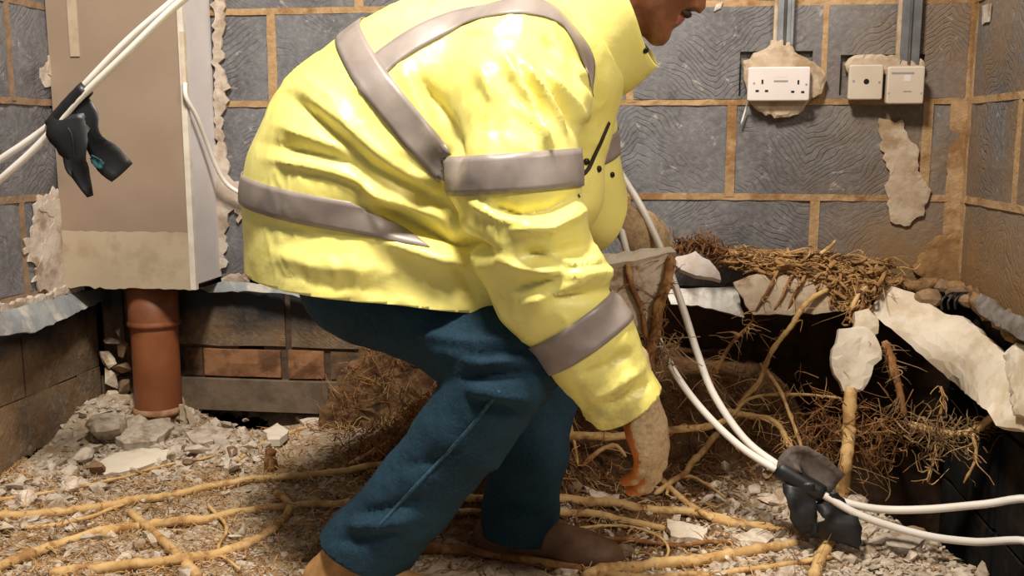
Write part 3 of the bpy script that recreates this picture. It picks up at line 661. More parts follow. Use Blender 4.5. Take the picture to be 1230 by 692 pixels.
def flap(name, pts3, thick, mat, parent, curl=.006, seed=0, n=14):
    # tape tail: centre line with widths -> twisted strip with thickness
    c = spline([p for p, w in pts3], n); w = np.interp(np.linspace(0, 1, n), np.linspace(0, 1, len(pts3)), [w for p, w in pts3])
    t = np.gradient(c, axis=0); V = []; r = np.random.default_rng(seed)
    for i in range(n):
        tt = t[i]/np.linalg.norm(t[i]); s = np.cross(tt, (0, 1, 0)); s /= np.linalg.norm(s); tw = .28*math.sin(i*.45+seed)
        s2 = s*math.cos(tw)+np.array((0, 1, 0))*math.sin(tw); nn_ = np.cross(tt, s2)
        for k in range(5):
            q = (k-2)/2
            V.append(c[i]+s2*w[i]*q*(1+r.normal(0, .04))+nn_*(curl*(q*q-.4)+curl*.6*math.sin(i*.9+q*2)))
    fs = [(i*5+k, i*5+k+1, (i+1)*5+k+1, (i+1)*5+k) for i in range(n-1) for k in range(4)]
    o = make(name, V, fs, mat, parent, True)
    s = o.modifiers.new('thickness', 'SOLIDIFY'); s.thickness = thick; return o
tp = empty('tape_wrap', P(82, 128, YC)); tag(tp, 'black tape wrapped round the upper left cable pair, torn tails hanging', 'tape')
cl = spline(pxs((104, 106, YC-.007), (84, 127, YC-.007), (62, 152, YC-.007)), 10)
v, f = tube_mesh(cl, [.0150, .0158, .0155, .016, .0156, .016, .0155, .016, .0155, .015], 14); make('tape_sleeve', v, f, MAT['tape'], tp, True)
flap('tape_tail', [(P(80, 138, YC-.016), .032), (P(83, 160, YC-.018), .042), (P(90, 185, YC-.016), .030), (P(95, 203, YC-.01), .024), (P(109, 236, YC-.006), .007)], .0012, MAT['tape'], tp, .003, 1)
flap('tape_tail', [(P(98, 115, YC-.006), .010), (P(105, 140, YC-.010), .026), (P(112, 167, YC-.014), .025), (P(130, 190, YC-.012), .030), (P(147, 208, YC-.010), .027)], .0012, MAT['tape'], tp, .003, 2)
flap('tape_tail', [(P(70, 150, YC-.012), .012), (P(80, 165, YC-.014), .018), (P(86, 200, YC-.008), .013), (P(90, 214, YC-.006), .004)], .0016, MAT['tape'], tp, .004, 3)
flap('tape_fold', [(P(110, 188, YC-.024), .006), (P(118, 196, YC-.026), .010), (P(124, 200, YC-.024), .006)], .0016, MAT['tape_teal'], tp, .003, 4)
tp = empty('tape_wrap', P(965, 585, 1.86)); tag(tp, 'black tape binding the white cables at lower right, two tails down', 'tape')
cl = spline(pxs((934, 562, 1.872), (950, 572, 1.862), (968, 583, 1.855), (988, 594, 1.85)), 10)
v, f = tube_mesh(cl, [.0175, .019, .019, .0185, .019, .019, .0185, .019, .0185, .017], 14); make('tape_sleeve', v, f, MAT['tape'], tp, True)
flap('tape_tail', [(P(958, 580, 1.845), .030), (P(962, 602, 1.835), .028), (P(966, 622, 1.83), .026), (P(972, 642, 1.83), .014)], .0018, MAT['tape'], tp, .006, 5)
flap('tape_tail', [(P(990, 598, 1.84), .024), (P(1004, 616, 1.83), .028), (P(1006, 634, 1.825), .046), (P(1003, 652, 1.825), .046)], .0018, MAT['tape'], tp, .007, 6)
flap('tape_tail', [(P(944, 566, 1.86), .020), (P(952, 554, 1.86), .026), (P(966, 552, 1.865), .030), (P(985, 566, 1.86), .030), (P(1006, 582, 1.85), .026)], .0022, MAT['tape_grey'], tp, .008, 7)

# ------------------------------------------------------------------ rhizomes and roots
def rhizome_mesh(path, r, seed, node=.045, wig=.004, taper=(1, .75), sides=8):
    p = np.asarray(path, float); L = np.concatenate([[0], np.cumsum(np.linalg.norm(np.diff(p, axis=0), axis=1))])
    n = max(12, int(L[-1]/.010)); s = np.linspace(0, L[-1], n)
    q = np.stack([np.interp(s, L, p[:, k]) for k in range(3)], -1)
    q += np.array([[nz((seed*3.1, x*14, k*5.0)) for k in range(3)] for x in s])*wig*2
    rr = r*np.linspace(taper[0], taper[1], n)*np.array([1+.12*nz((seed, x*30, 2)) for x in s])
    rng = np.random.default_rng(seed); x = rng.uniform(.01, node)
    while x < L[-1]:
        rr *= 1+.32*np.exp(-((s-x)/.0035)**2)*rng.uniform(.6, 1.3); x += node*rng.uniform(.6, 1.4)
    rr[-1] *= .55; rr[0] *= .7
    return q, tube_mesh(q, rr, sides)
def hairs(center_path, r0, count, length, seed, rad=.0009, up=.3):
    rng = np.random.default_rng(seed); m = MB(); n = len(center_path)
    for _ in range(count):
        b = center_path[rng.integers(0, n)]
        d = rng.normal(0, 1, 3); d[2] = abs(d[2])*up-.15; d /= np.linalg.norm(d); l = length*rng.uniform(.3, 1.25)
        k = rng.normal(0, .8, 3); k2 = rng.normal(0, .6, 3); pts = [b+d*l*t+k*l*t*t*.7+k2*l*.4*math.sin(t*5)*t+np.array([0, 0, -.35*l*t*t]) for t in np.linspace(0, 1, 7)]
        w = rng.uniform(.7, 1.7); v, f = tube_mesh(pts, np.linspace(rad*1.5*w, rad*.4*w, 7), 3, False); m.add(v, f)
    return m
def rhizome(pts, r, label, seed, mat='root', hair=14, hl=.035, name='rhizome', node=.045, wig=.003, cat='root', group=None, hmat='fibre', taper=(1, .75)):
    path = spline(pts, 60); q, (v, f) = rhizome_mesh(path, r*1.12, seed, node, wig, taper)
    o = make(name, v, f, MAT[mat], smooth=True); tag(o, label, cat, group)
    if hair:
        h = hairs(q, r, int(hair*1.8), hl, seed+100).build('rootlets', MAT[hmat], o); h['kind'] = 'stuff'
    return o
def gp(*a, lift=.010): return [G(x, y, 0)+np.array([0, 0, lift]) for x, y in a]
GRP = 'pale rhizomes lying over the rubble'
rhizome(gp((-30, 632), (0, 626), (70, 620), (180, 604), (300, 582), (400, 572), (478, 560)), .0088, 'upper long tan rhizome crossing the rubble from the left edge', 1, hl=.036, hair=60, group=GRP)
rhizome(gp((120, 648), (160, 638), (240, 630), (330, 614), (425, 611)), .0092, 'tan rhizome running from the crossing stub to the near boot', 2, hl=.034, hair=44, group=GRP)
rhizome(gp((156, 620), (176, 638), (205, 664), (238, 700)), .0090, 'short straight cut rhizome slanting down at lower left', 3, hair=4, wig=.001, group=GRP, taper=(.8, 1.05))
rhizome(gp((60, 694), (120, 688), (210, 680), (282, 664), (330, 640), (347, 615), (330, 596)), .0100, 'hooked yellow rhizome at lower left bending up at its end', 4, hair=28, group=GRP)
rhizome(gp((-30, 700), (10, 684), (60, 664), (110, 646), (160, 632)), .0095, 'thick tan rhizome in the lower left corner of view', 5, hl=.036, hair=44, group=GRP)
rhizome(gp((-20, 610), (60, 596), (140, 580), (190, 566), (260, 552)), .0040, 'thin root near the cream plate left of the pipe', 6, hair=16, group=GRP)
rhizome(gp((640, 604), (700, 606), (760, 614), (830, 622), (880, 634), (930, 640)), .0095, 'tan rhizome passing right of the far boot, upper of two', 7, hair=20, group=GRP)
rhizome(gp((640, 622), (700, 622), (740, 628), (800, 640)), .0085, 'tan rhizome just above the brown boot toe, lower of two', 8, hair=14, group=GRP)
rhizome(gp((700, 700), (745, 688), (830, 680), (900, 668), (960, 658)), .0110, 'thick yellow rhizome right of the brown boot toe', 9, hair=16, group=GRP)
rhizome(gp((772, 560), (800, 590), (826, 612), (856, 632), lift=.014), .0070, 'split root leaning under the gloved hand, falling right', 10, hair=6, group=GRP)
rhizome(gp((862, 530), (838, 560), (810, 588), (786, 604), lift=.02), .0070, 'forked root rising right of the gloved hand', 11, hair=6, group=GRP)
rhizome(gp((838, 618), (870, 628), (905, 638), (945, 640)), .0062, 'short tan root end lying before the pale gravel', 12, hair=8, group=GRP)
rhizome(gp((700, 655), (760, 655), (830, 660), (880, 655)), .0050, 'thin brown root running past the boot toe', 13, 'root_dark', hair=12, group=GRP)
rhizome(gp((490, 664), (560, 668), (620, 676), (700, 690)), .0100, 'dark root lying between the two boots', 14, 'root_dark', hair=20, group=GRP, hmat='fibre_dark')
rhizome(gp((420, 566), (470, 540), (520, 512), (556, 486), lift=.02), .0050, 'thin tan root climbing the brown mound behind the near leg', 15, hair=18, group=GRP)
rhizome(gp((285, 560), (330, 532), (400, 508), (470, 480), lift=.012), .0042, 'long thin root slanting up the bank toward the mound', 16, hair=14, group=GRP)
rhizome(gp((500, 600), (560, 604), (600, 604)), .0085, 'tan rhizome showing between the two legs, upper one', 17, hair=10, group=GRP)
rhizome(gp((496, 618), (545, 620), (600, 622)), .0070, 'tan rhizome showing between the two legs, lower one', 18, hair=10, group=GRP)
rhizome(gp((700, 690), (780, 700), (900, 690), (1000, 676)), .0060, 'thin rhizome along the bottom edge of view at right', 19, hair=10, group=GRP)
rhizome(gp((30, 640), (90, 632), (150, 612)), .0048, 'thin root bridging two rhizomes near the left edge', 20, hair=10, group=GRP)
rhizome(gp((250, 612), (272, 640), (262, 668), (290, 690)), .0035, 'wiry root curling between rhizomes left of the near boot', 21, hair=8, group=GRP)
rhizome(gp((690, 640), (760, 638), (800, 660), (790, 690)), .0030, 'wiry root loop in front of brown boot toe', 22, hair=6, group=GRP)
rhizome(gp((800, 606), (806, 590), (830, 584), (850, 596), (870, 610), lift=.02), .0035, 'thin curled root arching over pale gravel by the forked root', 23, hair=4, group=GRP)
# stump of a stem and standing pieces
rhizome([G(327, 566), G(327, 566)+np.array([0, 0, .03]), G(327, 566)+np.array([.002, 0, .052])], .014, 'brown cut stem stub standing in the rubble', 30, 'root_dark', hair=20, name='stem_stub', node=.02)
rhizome(pxs((1022, 466, 2.14), (1020, 510, 2.11), (1017, 555, 2.06))+gp((1011, 606), (1000, 645), (976, 702), lift=.014), .0125, 'thick upright rhizome below cream plaster lump, behind the tape', 31, hmat='fibre_mid', hair=60, hl=.05, wig=.002)
rhizome(pxs((1012, 344, 2.33), (978, 358, 2.29), (950, 388, 2.25), (925, 430, 2.21), (905, 466, 2.19), (886, 492, 2.18)), .0055, 'long knobbly root arching from the root mat down left', 32, hair=16, node=.022)
rhizome(pxs((913, 436, 2.20), (930, 460, 2.18), (948, 492, 2.14), (966, 548, 2.08)), .0040, 'thin straight root dropping toward black tape', 33, hair=4)
rhizome(pxs((676, 526, 2.03), (712, 524, 2.03), (740, 523, 2.04), (800, 517, 2.06), (850, 511, 2.08), (872, 503, 2.10)), .0085, 'pale horizontal root passing behind the near gloved hand', 34, hair=26)
rhizome(pxs((700, 560, 2.02), (722, 540, 2.03), (742, 535, 2.03), (752, 548, 2.0)), .0050, 'short white bent root left of the near glove', 35, hair=6)
rhizome(pxs((680, 450, 2.06), (684, 500, 2.05), (694, 560, 2.0)), .0040, 'thin upright root right behind the far knee', 36, hair=8)
rhizome(pxs((868, 494, 2.17), (900, 500, 2.17), (930, 506, 2.16), (950, 540, 2.08)), .0065, 'tan root lying along the soil bank above the cables', 37, hair=30)
rhizome(pxs((880, 500, 2.16), (905, 478, 2.18), (960, 474, 2.19), (1010, 480, 2.17)), .0035, 'thin root stretched across the soil bank', 38, hair=20)
rhizome(pxs((806, 308, 2.0), (800, 345, 1.975), (790, 380, 1.96), (784, 412, 1.955), (776, 446, 1.955)), .0115, 'dark shaggy root hanging down the held plaster wedge', 39, 'root_dark', hair=34, hl=.04, hmat='fibre_dark', taper=(.7, 1.1))
rhizome(pxs((752, 312, 1.995), (758, 340, 1.975), (768, 370, 1.96), (778, 410, 1.95)), .0060, 'forked dark root on the face of the held plaster wedge', 40, 'root_dark', hair=6, hmat='fibre_dark')
rhizome(pxs((1062, 410, 2.22), (1072, 440, 2.19), (1080, 470, 2.17), (1088, 500, 2.14)), .0085, 'dark twisted root hanging below the white slab top', 41, 'root_dark', hmat='fibre_mid', hair=30, hl=.05)
rhizome(pxs((1092, 510, 2.13), (1130, 520, 2.10), (1170, 516, 2.06), (1204, 496, 2.02)), .0080, 'shaggy tan root reaching toward low end of white slab', 42, hmat='fibre_mid', hair=55, hl=.045)
rhizome(pxs((1132, 518, 2.10), (1122, 548, 2.08), (1116, 580, 2.06)), .0040, 'thin root dangling from the shaggy tan root, left one', 43, hair=10)
rhizome(pxs((1166, 520, 2.05), (1172, 548, 2.03), (1158, 582, 2.02)), .0032, 'thin root dangling from the shaggy tan root, right one', 44, hair=6)
rhizome(pxs((1130, 500, 2.12), (1134, 478, 2.12), (1130, 462, 2.12)), .0042, 'stub root standing up from the shaggy tan root', 45, hair=6)
rhizome(pxs((850, 458, 2.20), (870, 430, 2.24), (885, 405, 2.28), (905, 385, 2.32)), .0045, 'small branching root by the pale damp course flap', 46, 'root_dark', hair=36, hl=.04)
rhizome(pxs((1004, 322, 2.35), (960, 318, 2.35), (900, 316, 2.36), (846, 292, 2.36), (810, 300, 2.33)), .0080, 'dark root lying along the top of the root mat', 47, 'root_dark', hair=50, hl=.03)
rhizome(pxs((985, 306, 2.33), (1000, 294, 2.34), (1004, 288, 2.34)), .0045, 'pale broken stick poking out of the root mat top', 48, hair=0)
rhizome(pxs((1052, 338, 2.32), (1034, 350, 2.29), (1022, 372, 2.26)), .0065, 'pale root end hanging off the right of root mat', 49, hair=24)
for i, (x0, y0, x1, y1) in enumerate(((925, 345, 908, 372), (944, 348, 930, 374), (958, 346, 948, 370))):
    rhizome(pxs((x0+12, y0-24, 2.325), (x0, y0, 2.306), (x1, y1, 2.294)), .0035, ['leftmost', 'middle', 'rightmost'][i]+' dark rootlet hanging over the pinkish plaster sheet', 50+i, 'root_dark', hair=4, group='rootlets over the pinkish sheet')

def fibre_cloud(name, centers, count, length, rad, mat, seed, label, cat='roots', flat=None):
    rng = np.random.default_rng(seed); m = MB()
    for _ in range(count):
        c, s = centers[rng.integers(0, len(centers))]
        b = np.asarray(c)+rng.normal(0, 1, 3)*np.asarray(s)
        d = rng.normal(0, 1, 3)
        if flat is not None: d = d*np.asarray(flat)
        d /= np.linalg.norm(d)+1e-9; l = length*rng.uniform(.4, 1.4); k = rng.normal(0, .9, 3); k2 = rng.normal(0, .5, 3)
        pts = [b+d*l*(t-.5)+k*l*(t-.5)**2+k2*l*.3*math.sin(t*6) for t in np.linspace(0, 1, 8)]
        r = rad*rng.uniform(.6, 1.8); v, f = tube_mesh(pts, np.linspace(r, r*.4, 8), 3, False); m.add(v, f)
    o = m.build(name, MAT[mat]); tag(o, label, cat, kind='stuff'); return o
def strands(name, n, seed, ends, rad, mats, label, jit=(.012, .010, .008), wob=.014):
    rng = np.random.default_rng(seed); m = MB()
    for k in range(n):
        a, b = ends[rng.integers(0, len(ends))]; a = np.asarray(a); b = np.asarray(b); u, v_ = sorted(rng.uniform(-.05, 1.05, 2)); 
        if v_-u < .25: v_ = u+.3
        p0, p1 = a+(b-a)*u+rng.normal(0, 1, 3)*jit, a+(b-a)*v_+rng.normal(0, 1, 3)*jit; ph = rng.uniform(0, 50)
        N_ = 16; pts = [p0+(p1-p0)*t+wob*np.array([nz((ph, t*4, q*9.)) for q in range(3)])*2 for t in np.linspace(0, 1, N_)]
        r = rad*rng.lognormal(0, .5); v, f = tube_mesh(pts, np.linspace(r, r*.5, N_)*(1+.08*rng.normal(0, 1, N_)).clip(.8, 1.2), 6); m.add(v, f)
    o = m.build(name, MAT[mats]); tag(o, label, 'roots', kind='stuff'); return o
rt = [(P(856, 306, 2.365), P(1052, 318, 2.355)), (P(880, 314, 2.35), P(1046, 330, 2.34)), (P(905, 318, 2.34), P(1050, 342, 2.33)), (P(860, 310, 2.36), P(1000, 312, 2.36)), (P(950, 326, 2.34), P(1050, 348, 2.32))]
strands('root_mat', 300, 61, rt, .0021, 'root_mat', 'matted brown root mat along the wall foot at right')
strands('root_mat', 90, 67, rt, .0016, 'fibre', 'paler strands woven through the brown root mat', wob=.018)
strands('root_tangle', 60, 62, [(P(1000, 320, 2.34), P(1030, 372, 2.28)), (P(1030, 322, 2.33), P(1026, 385, 2.27)), (P(1048, 322, 2.33), P(1036, 380, 2.27)), (P(985, 318, 2.34), P(1012, 366, 2.29))], .0030, 'root_mat', 'knot of roots hanging at right end of the root mat', wob=.018)
m = MB()
v, f = tube_mesh(spline(pxs((864, 312, 2.372), (920, 314, 2.372), (980, 318, 2.370), (1050, 330, 2.365)), 60), [.016+.006*nz((i*.35, 1, 2)) for i in range(60)], 10)
v = v+np.array([[nz(q*50)*.006, nz(q*50+3)*.005, nz(q*50+7)*.006] for q in v]); m.add(v, f)
t = m.build('mud_ledge', MAT['mud'], None, True); tag(t, 'brown mud packed behind root mat along the wall foot', 'mud')
v, f = tube_mesh(spline([P(1050, 338, 2.372), P(1100, 344, 2.36), P(1150, 348, 2.33), P(1172, 358, 2.27), [XR-.010, 2.18, P(1200, 364, 2.18)[2]], [XR-.008, 2.05, P(1230, 384, 2.05)[2]], [XR-.008, 1.92, P(1250, 412, 1.92)[2]]], 90), [.020+.010*nz((i*.25, 5, 2)) for i in range(90)], 12)
v = v+np.array([[nz(q*40)*.014, nz(q*40+3)*.010, nz(q*28+7)*.018] for q in v]); v[:, 0] = np.minimum(v[:, 0], XR-.002); v[:, 1] = np.minimum(v[:, 1], YW-.002)
t = make('mud_ledge', v, f, MAT['mud'], None, True); tag(t, 'ochre mud ridge running round the right wall corner', 'mud')
cs = [(P(x, y, 2.34), (.016, .01, .006)) for x, y in ((822, 296), (840, 292), (852, 300))]
fibre_cloud('root_tuft', cs, 150, .06, .0013, 'fibre_dark', 63, 'dark root tuft above the bright plaster shard')
cs = [(P(x, y, YW-.042), (.03, .004, .024)) for x, y in ((470, 420), (470, 410), (500, 410), (540, 430), (430, 455), (470, 460), (410, 480), (560, 400), (640, 450), (680, 420))]
fibre_cloud('root_film', cs, 260, .07, .0008, 'root_dark', 68, 'thin roots clinging to the dirt beside the brick course', flat=(1, .1, .7))
cs = [(P(x, y, 1.955), (.014, .012, .02)) for x, y in ((770, 420), (786, 432), (800, 420), (780, 446))]
fibre_cloud('root_tuft', cs, 110, .06, .0011, 'fibre_mid', 64, 'pale wiry root tuft below the held plaster wedge')
cs = [(P(x, y, 2.14), (.03, .03, .028)) for x, y in ((985, 500), (1000, 540), (1040, 500), (1050, 545), (1020, 520), (965, 545), (1060, 520))]
fibre_cloud('root_tangle', cs, 230, .085, .0010, 'root_dark', 65, 'fine brown root tangle around the thick upright rhizome')
cs = [(P(x, y, 2.08), (.02, .02, .014)) for x, y in ((1110, 512), (1130, 522), (1150, 524), (1172, 514), (1120, 540))]
fibre_cloud('root_tangle', cs, 110, .050, .0012, 'fibre_mid', 66, 'bushy tan root tangle under the low end of white slab')
# straw-like fibre over the ground
def ground_fibres(name, n, seed, region, mat, label, length=.05, rad=.0010, lift=.004):
    rng = np.random.default_rng(seed); m = MB(); k = 0
    while k < n:
        px, py = rng.uniform(region[0], region[2]), rng.uniform(region[1], region[3])
        c = G(px, py)
        if c[1] > YW-.02 or c[1] < 1.35: k += 1; continue
        a = rng.uniform(0, 6.28); l = length*rng.uniform(.35, 1.5); cur = rng.normal(0, .5); pts = []
        for t in np.linspace(-.5, .5, 6):
            x = c[0]+l*t*math.cos(a)-cur*l*t*t*math.sin(a); y = c[1]+l*t*math.sin(a)*.8+cur*l*t*t*math.cos(a); y = min(y, YW-.006); x = min(max(x, XL+.006), XR-.006)
            pts.append((x, y, ground(x, y)+lift*rng.uniform(.5, 2.2)+.012*abs(rng.normal())*(.5-abs(t))))
        r = rad*rng.uniform(.5, 1.8); v, f = tube_mesh(pts, np.linspace(r, r*.5, 6), 3, False); m.add(v, f); k += 1
    o = m.build(name, MAT[mat]); tag(o, label, 'root fibres', kind='stuff'); return o
ground_fibres('root_litter', 520, 79, (-20, 570, 470, 700), 'fibre_mid', 'curled brown root litter among the left rhizomes', .055, .0010, .003)
cs = [(P(x, y, 2.16), (.030, .02, .018)) for x, y in ((430, 560), (460, 540), (480, 520), (510, 500), (530, 490), (500, 560), (450, 580))]
fibre_cloud('root_tangle', cs, 420, .07, .0011, 'root_dark', 80, 'dark rooty tangle on the mound behind the near shin')
ground_fibres('root_litter', 1300, 71, (-20, 560, 470, 700), 'fibre', 'straw coloured root litter over rubble left of the near boot')
ground_fibres('root_litter', 500, 72, (230, 480, 580, 580), 'fibre', 'dry root litter over the brown mound behind the legs', .045)
ground_fibres('root_litter', 500, 73, (380, 470, 700, 690), 'fibre_dark', 'dark root litter around and between the legs', .05, .0013)
ground_fibres('root_litter', 500, 77, (380, 390, 580, 520), 'fibre', 'tangled root litter on the bank beside the brick course', .055, .0012, .010)
ground_fibres('root_litter', 300, 78, (380, 400, 580, 560), 'fibre_dark', 'dark root litter on the mound behind near knee', .055, .0016, .010)
ground_fibres('root_litter', 420, 74, (640, 560, 960, 700), 'fibre', 'tan root litter right of the brown boot')
ground_fibres('root_litter', 420, 75, (640, 470, 860, 620), 'fibre_dark', 'dark root litter on the soil under the gloved hand', .045, .0013)
ground_fibres('root_litter', 420, 76, (840, 440, 1130, 590), 'fibre_mid', 'root litter on the soil bank above the taped cables', .05)

# ------------------------------------------------------------------ rubble
PROTO = []
def hull(seed, flat):
    r = np.random.default_rng(seed); bm = bmesh.new()
    for _ in range(13):
        d = r.normal(0, 1, 3); d /= np.linalg.norm(d); d *= r.uniform(.75, 1.1)*np.array([1, .8, flat]); bm.verts.new(d)
    res = bmesh.ops.convex_hull(bm, input=bm.verts)
    bmesh.ops.delete(bm, geom=[g for g in res['geom_interior'] if isinstance(g, bmesh.types.BMVert)], context='VERTS')
    bm.verts.index_update(); V = np.array([v.co[:] for v in bm.verts]); fs = [[v.index for v in f.verts] for f in bm.faces]
    bm.free(); return V, fs
PROTO = [hull(i, .35+.05*(i % 8)) for i in range(16)]
PM = {}
for i, (v, f) in enumerate(PROTO):
    for k in ('stone', 'stone_brown'):
        me = bpy.data.meshes.new('rubble_stone'); me.from_pydata(v.tolist(), [], f); me.materials.append(MAT[k]); PM[i, k] = me
ZONES = [((-10, 560, 300, 700), 66, .013, 'stone'), ((110, 490, 330, 575), 60, .016, 'stone'), ((300, 500, 420, 660), 26, .012, 'stone'),
         ((690, 600, 960, 696), 46, .012, 'stone'), ((940, 580, 1190, 698), 70, .014, 'stone'), ((810, 560, 960, 640), 26, .012, 'stone')]
LAND = [('the foot of the clay pipe', 187, 512), ('the flat cream plate', 160, 560), ('the large boulder by the left wall', 128, 515), ('the cut stem stub', 327, 558), ('the slanting cut rhizome', 195, 655),
        ('the hooked rhizome bend', 340, 615), ('the tan near boot', 398, 680), ('the left wall foot', 40, 592), ('the round grey stone', 292, 518), ('the toe of brown boot', 745, 664),
        ('the plaster plate beside the boot toe', 825, 643), ('the thick yellow rhizome', 850, 678), ('the lower black tape', 985, 615), ('the upright rhizome foot', 1005, 668), ('the flat plate above yellow rhizome', 900, 652),
        ('the largest rubble plate', 1085, 655), ('the forked root', 826, 572), ('the cables at right edge', 1190, 640), ('the lower left thick rhizome', 80, 660), ('the bottom of brick course', 372, 508),
        ('the upper long rhizome', 240, 592), ('the tape tails', 1060, 610), ('the gloved hand', 768, 570), ('the bright white crumb', 334, 530), ('the black hole edge at right', 1130, 600)]
ORD = ['nearest', 'second nearest', 'third nearest', 'fourth nearest', 'fifth nearest', 'sixth nearest', 'seventh nearest', 'eighth nearest', 'ninth nearest', 'tenth nearest', 'eleventh nearest', 'twelfth nearest', 'thirteenth nearest', 'fourteenth nearest', 'fifteenth nearest', 'sixteenth nearest']+[w+' nearest' for w in ('seventeenth', 'eighteenth', 'nineteenth', 'twentieth', 'twenty-first', 'twenty-second', 'twenty-third', 'twenty-fourth', 'twenty-fifth', 'twenty-sixth', 'twenty-seventh', 'twenty-eighth', 'twenty-ninth', 'thirtieth')]
from mathutils import Euler
def rest(o, V, sc, rot, px, py, sink=.35):
    g = G(px, py); R = rot.to_matrix(); vz = min((R @ Vector(v*sc))[2] for v in V)
    o.location = (g[0], g[1], ground(g[0], g[1])-vz*(1-sink)); return g
rr = np.random.default_rng(11); STONES = {}
for reg, n, size, mat in ZONES:
    for _ in range(n):
        i = rr.integers(0, 16); s = size*rr.lognormal(0, .38); sc = np.array([s, s*rr.uniform(.6, 1), s*rr.uniform(.5, 1)])
        k = mat if rr.random() < .8 else 'stone_brown'
        o = link(bpy.data.objects.new('rubble_stone', PM[i, k]))
        o.scale = sc; o.rotation_euler = Euler((rr.normal(0, .35), rr.normal(0, .35), rr.uniform(0, 6.28)))
        g = rest(o, PROTO[i][0], sc, o.rotation_euler, rr.uniform(reg[0], reg[2]), rr.uniform(reg[1], reg[3]))
        o.location.x = min(max(o.location.x, XL+.02), XR-.03); o.location.y = min(o.location.y, YW-.035)
        p = proj(np.array(o.location)); L = min(LAND, key=lambda l: math.hypot(l[1]-p[0], (l[2]-p[1])*1.4))
        dx, dy = p[0]-L[1], (p[1]-L[2])*1.4
        dr = ('left of' if dx < 0 else 'right of') if abs(dx) > abs(dy) else ('behind' if dy < 0 else 'in front of')
        STONES.setdefault((k, dr, L[0]), []).append((math.hypot(dx, dy), o))
for (k, dr, l), lst in STONES.items():
    for n, (_, o) in enumerate(sorted(lst, key=lambda q: q[0])):
        tag(o, (ORD[n]+' ' if len(lst) > 1 else '')+('pale' if k == 'stone' else 'brown')+' rubble stone '+dr+' '+l, 'stone', 'loose rubble stones on the ground')
def gravel(name, regs, n, size, mat, label, seed):
    r = np.random.default_rng(seed); m = MB()
    for _ in range(n):
        a = regs[r.integers(0, len(regs))]; g = G(r.uniform(a[0], a[2]), r.uniform(a[1], a[3]))
        if r.random() < soil_amount(g[0], g[1])*.8: continue
        V, f = PROTO[r.integers(0, 16)]; s = size*r.lognormal(0, .45)
        R = np.array(Euler((r.normal(0, .4), r.normal(0, .4), r.uniform(0, 6.28))).to_matrix())
        q = (V*np.array([s, s*r.uniform(.5, 1), s*r.uniform(.5, 1)]))@R.T+np.array([g[0], g[1], ground(g[0], g[1])+s*.15])
        q[:, 1] = np.minimum(q[:, 1], YW-.003); q[:, 0] = np.clip(q[:, 0], XL+.003, XR-.003)
        m.add(q, f)
    o = m.build(name, MAT[mat]); tag(o, label, 'gravel', kind='stuff')
gravel('gravel', [(-30, 540, 420, 700), (110, 490, 330, 580)], 4200, .0070, 'stone', 'pale broken plaster gravel over the ground at left', 81)
gravel('gravel', [(660, 590, 960, 700), (860, 560, 1230, 700), (930, 590, 1200, 700)], 3800, .0092, 'stone', 'pale broken plaster gravel over the ground at right', 82)
gravel('gravel', [(60, 480, 240, 590), (-20, 560, 120, 640), (200, 500, 330, 560)], 1100, .0105, 'stone', 'pale plaster debris heaped along left wall and pipe foot', 84)
gravel('soil_crumbs', [(400, 470, 860, 690), (380, 400, 580, 520), (840, 440, 1130, 590), (1100, 590, 1180, 690)], 1800, .0055, 'stone_brown', 'brown soil crumbs below and behind the man', 83)
def plate(pts, t, mat, label, seed, name='plaster_chunk', lift=.008, tilt=0):
    p = [G(x, y)+np.array([0, 0, lift]) for x, y in pts]; o = slab(name, p, t, MAT[mat], seed=seed, rag=.003, bulge=.002); tag(o, label, 'plaster chunk'); return o
plate([(112, 566), (140, 552), (170, 546), (204, 548), (200, 560), (160, 572), (126, 578)], .014, 'plaster_white', 'flat cream plaster plate lying below the clay pipe', 91, lift=.012)
plate([(138, 534), (160, 518), (205, 512), (210, 522), (188, 540), (150, 544)], .022, 'stone', 'grey broken plaster plate against the pipe foot', 92, lift=.016)
plate([(222, 526), (250, 516), (282, 522), (268, 536), (236, 540)], .014, 'stone', 'small grey plate of rubble right of clay pipe', 93, lift=.01)
plate([(356, 506), (386, 500), (388, 510), (366, 516)], .014, 'plaster_white', 'small cream plate at the foot of brick course', 94, lift=.01)
plate([(318, 528), (334, 520), (348, 528), (338, 540), (322, 540)], .02, 'plaster_white', 'bright white plaster crumb behind the cut stem stub', 95, lift=.018)
plate([(876, 650), (916, 640), (930, 652), (900, 664)], .014, 'stone', 'flat pale rubble plate above thick yellow rhizome', 96)
plate([(1060, 652), (1090, 640), (1112, 652), (1092, 668), (1066, 666)], .02, 'stone', 'largest pale rubble plate below the lower cable', 97)
plate([(800, 630), (850, 640), (846, 656), (806, 650)], .012, 'plaster_white', 'pale plaster plate between brown boot and gravel', 98)
plate([(700, 590), (716, 596), (744, 600), (742, 610), (712, 606)], .012, 'stone', 'pale plate lying on dark soil by far leg', 99)
plate([(170, 645), (200, 640), (206, 652), (180, 660)], .012, 'stone', 'grey rubble plate beside the slanting cut rhizome', 100)
for i, (pa, lab) in enumerate((([(215, 486), (220, 486), (226, 520), (219, 522)], 'leaning white plaster sliver at right of clay pipe'), ([(222, 487), (228, 492), (240, 518), (233, 522)], 'second leaning plaster sliver farther right of clay pipe'))):
    t = slab('plaster_sliver', pxs(*[(x, y, 2.30) for x, y in pa]), .010, MAT['plaster_white'], seed=110+i, rag=.001); tag(t, lab, 'plaster sliver')
